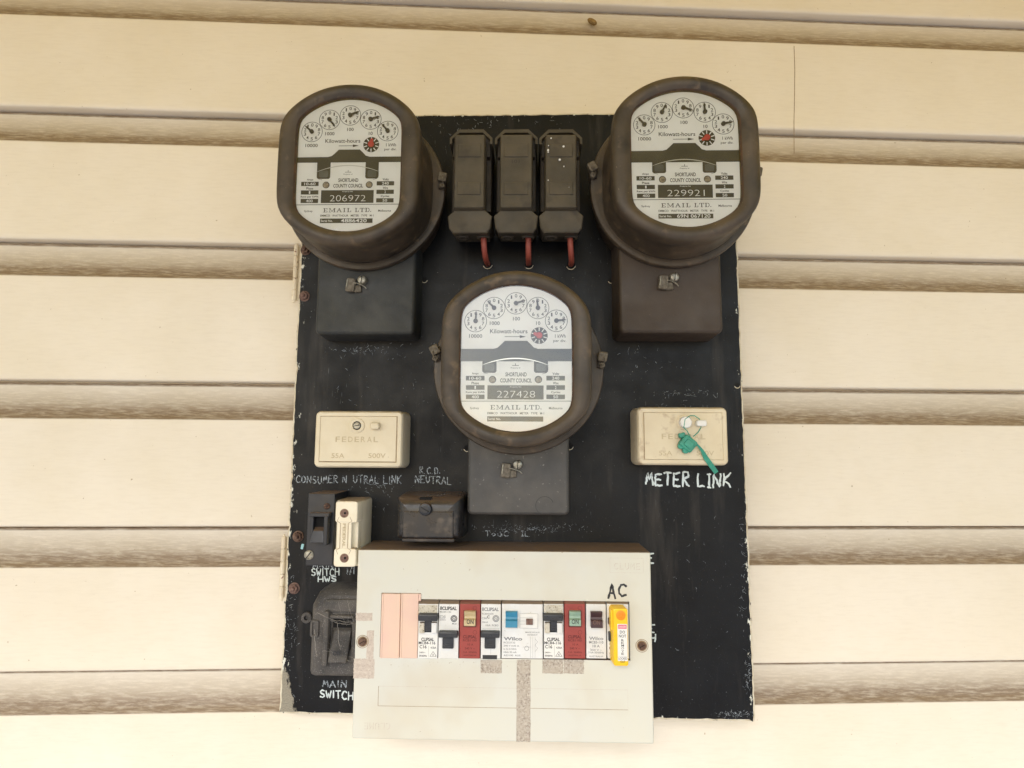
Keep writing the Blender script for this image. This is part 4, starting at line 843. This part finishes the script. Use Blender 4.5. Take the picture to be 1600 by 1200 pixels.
# tall C20 breaker
def rcbo(px0, px1, lab, grey):
    t, c, b = body(px0, px1, D1+.5, 'bwhite', lab); d = D1+.5; xm = (px0+px1)/2; ik = 'ink_grey' if grey else 'ink'
    ptext(b, 'IICLIPSAL', xm-.3, 950.5 if not grey else 952, 26, 5.5, d, ik, 2)
    ptext(b, 'MCB4-120' if not grey else 'RCBE420/30', px0+11, 956 if not grey else 959, 18, 2.6, d, 'ink_grey')
    if grey:
        ptext(b, 'C20A', px0+6, 966, 8, 3, d, 'ink_grey'); ptext(b, '30mA', px0+7, 972, 9, 2.6, d, 'ink_grey'); ptext(b, 'C', px0+12, 964, 4, 4.5, d, 'ink', 1); ptext(b, '10kA  RCBO', xm+2, 977, 20, 2.6, d, 'ink_grey')
        b.stroke([q(px0+2, 982, d), q(px1-2, 982, d)], .15, d+.05, 'ink_grey')
    else: ptext(b, 'C20', px0+6.5, 964, 9, 4.5, d, 'ink_grey'); ptext(b, '6000A', px0+7, 968.5, 9, 2, d, 'ink_grey'); ptext(b, 'MCB', px0+25, 974.5, 7, 2.6, d, 'ink_grey')
    cc = RR(px1-12, 962, px1-3.5, 971, d)
    for k, r in enumerate((3.0, 2.0)): b.ring(cc[0], cc[1], r*.85, .6, d+.05+k*.01, ik, 24)
    ptext(b, 'N', px1-7.8, 966.5, 3, 3.5, d, ik)
    if grey: b.rect(RR(px0+3, 1023.5, px1-6, 1030, d), d+.05, 'ink'); b.stroke([q(xm, 1014, d), q(xm, 1022, d)], .2, d+.05, 'ink_grey')
    fin(t, b); handle(t, px0-.2, px1-2, 988, 997, px0+6, px1-8.5, 1013.5, d)
rcbo(685, 717, 'white C20 breaker left of the red breaker with the beige ON toggle', False)
def red(px0, px1, lab, tm, ik='ink_red'):
    t, c, b = body(px0, px1, D1+1.5, 'bred', lab, shoulder='bred'); d = D1+1.5; xm = (px0+px1)/2
    ptext(b, 'CLIPSAL', xm, 995, 21, 5, d, ik, 2); ptext(b, 'RCB1100', xm, 1000.5, 21, 3.5, d, ik); ptext(b, '10 A', xm+1, 1007, 9, 3, d, ik); ptext(b, '240 V ~', xm, 1013, 16, 3.2, d, ik); ptext(b, '3 kA  50/60Hz', xm, 1019, 22, 2.6, d, ik); ptext(b, 'AUSTRALIA', xm, 1024, 20, 2, d, ik)
    cc = RR(xm-9, 954.5, xm+9.5, 979, d); b.rb((cc[0], cc[1], cc[2]+1, cc[3]+1), d, d+.15, 'ink_red', .3, .1)
    b.ring(*q(xm+8, 950, d), 1.6, .25, d+.05, ik, 20); b.ring(*q(xm+8, 988, d), 1.6, .25, d+.05, ik, 20); fin(t, b)
    b = MB(); x, z, w_, h_ = RR(xm-8.5, 955, xm+9, 977, d+3); wedge(b, x, z, w_, h_, d, tm); ptext(b, 'ON', xm+.5, 971.5, 10.5, 7, d+6.2, 'ink_grey' if tm == 'maroon' else 'ink', 0); b.build('toggle', t, smooth=20)
def wedge(b, x, z, w_, h_, d, m):
    A = lambda k, zz, dd: [(x-w_/2, zz, dd), (x+w_/2, zz, dd)]
    pr = [(h_/2, 0), (h_/2, 4), (h_/2-.5, 4.6), (h_*.15, 2.8), (0, 3.2), (-.8, 6), (-h_/2+.6, 6), (-h_/2, 5.4), (-h_/2, 0)]
    L_ = [(x-w_/2, z+a, d+e_) for a, e_ in pr]; R2 = [(x+w_/2, z+a, d+e_) for a, e_ in pr]; n = len(pr)
    b.add(L_+R2, [(i, i+1, n+i+1, n+i) for i in range(n-1)]+[tuple(range(n))[::-1], tuple(range(n, 2*n))], m)
red(717.8, 750.3, 'brick red breaker with a beige ON toggle', 'beige')
rcbo(751, 782.6, 'white breaker with grey printing right of the beige ON toggle', True)
# double width breaker, blue toggle
t, c, b = body(783.6, 848.4, D1, 'bwhite', 'double width white breaker with a blue toggle and small test window'); d = D1
b.rb(RR(787, 953, 812, 982, d+.4), d, d+.5, 'label_white', .4, .2); b.rb(RR(813, 959, 840, 981, d), d, d+.35, 'label_white', .3, .2)
for k in range(3): b.stroke([q(812, 965+5*k, d), q(833, 965+5*k, d)], .2, d+.45, 'ink_grey')
f = RR(812, 958.5, 840.5, 981.5, d)
for (ax, az, bx_, bz_) in ((-1, -1, 1, -1), (1, -1, 1, 1), (1, 1, -1, 1), (-1, 1, -1, -1)): b.stroke([(f[0]+ax*f[2]/2, f[1]+az*f[3]/2), (f[0]+bx_*f[2]/2, f[1]+bz_*f[3]/2)], .18, d+.42, 'ink_grey')
ptext(b, 'Wilco', 801.5, 998, 29, 5.2, d, 'ink_grey', 2)
for k, (st, w_) in enumerate((('RCD2T32', 18), ('240 V 0.03 A', 24), ('In 32 A 50Hz', 20), ('10kA 30 mA', 20), ('AS3190  AUS', 26))): ptext(b, st, 787+w_/2, 1004+5*k, w_, 2.6, d, 'ink_grey')
ptext(b, 'MADE IN AUS', 832, 988, 22, 2.2, d, 'ink_grey'); ptext(b, '10/30/CT', 832, 992, 16, 2.2, d, 'ink_grey')
for px in (829, 832.5, 836): b.stroke([q(px, 995, d), q(px, 1028, d)], .2, d+.05, 'ink_grey')
b.stroke([q(*p_, d) for p_ in ((836, 998), (840, 1003), (836, 1008), (840, 1013), (836, 1018))], .25, d+.07, 'ink_grey'); b.ring(*q(823, 1013, d), 1.8, .3, d+.06, 'ink_grey', 20); b.stroke([q(817, 1011, d), q(829, 1011, d)], .25, d+.08, 'ink_grey')
fin(t, b)
b = MB(); x, z, w_, h_ = RR(790, 955.5, 808.5, 979.5, d+3); wedge(b, x, z, w_, h_, d, 'blue'); b.build('toggle', t, smooth=20)
b = MB(); b.rb(RR(822, 967.5, 832.5, 976.5, d+2), d, d+2.2, 'rust_pink', .4, .4); b.build('test_button', t)
mcb(849.3, 881, 'white C16 breaker with T shaped black toggle left of the green ON toggle')
red(881.8, 914.6, 'brick red breaker with a pale green ON toggle', 'sage')
t, c, b = body(915.6, 947.4, D1, 'bwhite', 'white 10 A breaker with a dark maroon ON toggle'); xm = 931.5
for k, (st, w_, h_) in enumerate((('Wilco', 22, 5), ('MCB3-110', 22, 4), ('10 A', 11, 4), ('250 V ~', 18, 2.8), ('3 kA 50/60Hz', 24, 2.8), ('AUSTRALIA', 22, 2.2))): ptext(b, st, xm, 997.5+6*k-(k > 3)*2, w_, h_, D1, 'ink_grey', 1 if k < 3 else 0)
fin(t, b); b = MB(); x, z, w_, h_ = RR(923, 956, 941, 980, D1+3); wedge(b, x, z, w_, h_, D1, 'maroon'); ptext(b, 'ON', xm+.5, 972.5, 10.5, 6.5, D1+6.2, 'rust_pink'); b.build('toggle', t, smooth=20)
t, c, b = body(948.4, 982.8, D1, 'bwhite', 'end breaker of the row, covered by the yellow lockout clip'); ptext(b, 'C', 954.5, 1012.5, 5, 6, D1, 'ink_red', 1); ptext(b, 'N', 954.5, 1006, 4, 3, D1, 'ink'); ptext(b, '240', 955, 1021, 7, 2.4, D1, 'ink_grey'); ptext(b, '50Hz', 955, 1025, 7, 2, D1, 'ink_grey')
b.rb(RR(950, 965, 958, 976, D1+1), D1, D1+1.5, 'rust', 1, .6); fin(t, b); b = MB(); b.rb(RR(951, 988, 962, 1002, D1+3), D1, D1+4, 'handle', .6, .6); b.build('toggle', t)
# yellow lockout
DL = D1+13
c = RR(958.5, 951, 981.5, 1041, DL); t = thing('lockout_clip', 'yellow DO NOT REMOVE lockout clip on the end breaker', 'lockout clip', (c[0], c[1]-c[3]/2, D1))
b = MB(); cx, cz, w_, h_ = c
sh = -3.4                                   # it leans to the left at its back
rings = []
for ins, d, o in ((0, D1, sh*.35), (0, DL-.9, 0), (.25, DL-.3, 0), (.9, DL, 0)):
    rings.append([(cx+o*1.0+x, cz+z+(.0), d) for x, z in rrect(w_-2*ins, h_-2*ins, 1.6, 4)])
b.loft(rings, 'yellow'); b.rb((cx-w_/2-.2, cz+h_*.28, 3, h_*.36), D1, DL-2.5, 'yellow', .8, .6); b.build('body', t)
x, z = q(970, 961.5, DL); b = MB(); b.cyl(x, z, [(3.9, DL), (3.9, DL+.35), (3.4, DL+.5), (1.6, DL+.5), (1.3, DL+.05)], 'orange', 24); b.build('button', t)
b = MB(); cl = RR(965, 975, 980.5, 1033, DL); b.rp(*cl, .4, [(0, DL), (.1, DL+.15)], 'label_white')
e = DL+.16; b.rect((cl[0], cl[1]+cl[3]/2-2.2, cl[2]*.86, 3.2), e, 'label_pink'); kx = cl[0]; top = cl[1]+cl[3]/2
b.text('DANGER', kx, top-2.2, cl[2]*.7, 1.3, e+.03, 'label_white')
b.text('DO', kx, top-6.4, 4.2, 2.3, e, 'ink'); b.text('NOT', kx, top-9.6, 6, 2.3, e, 'ink')
for k, chh in enumerate('REMOVE'): b.text(chh, kx, top-12.8-k*2.15, 2.1, 1.75, e, 'ink')
b.stroke([(kx-cl[2]*.45, top-25.6), (kx+cl[2]*.45, top-25.6)], .15, e, 'ink'); b.text('LOCKED', kx, top-27.3, cl[2]*.86, 1.8, e, 'ink'); b.text('OUT', kx, top-29.9, 4, 1.8, e, 'ink')
b.build('warning_label', t)
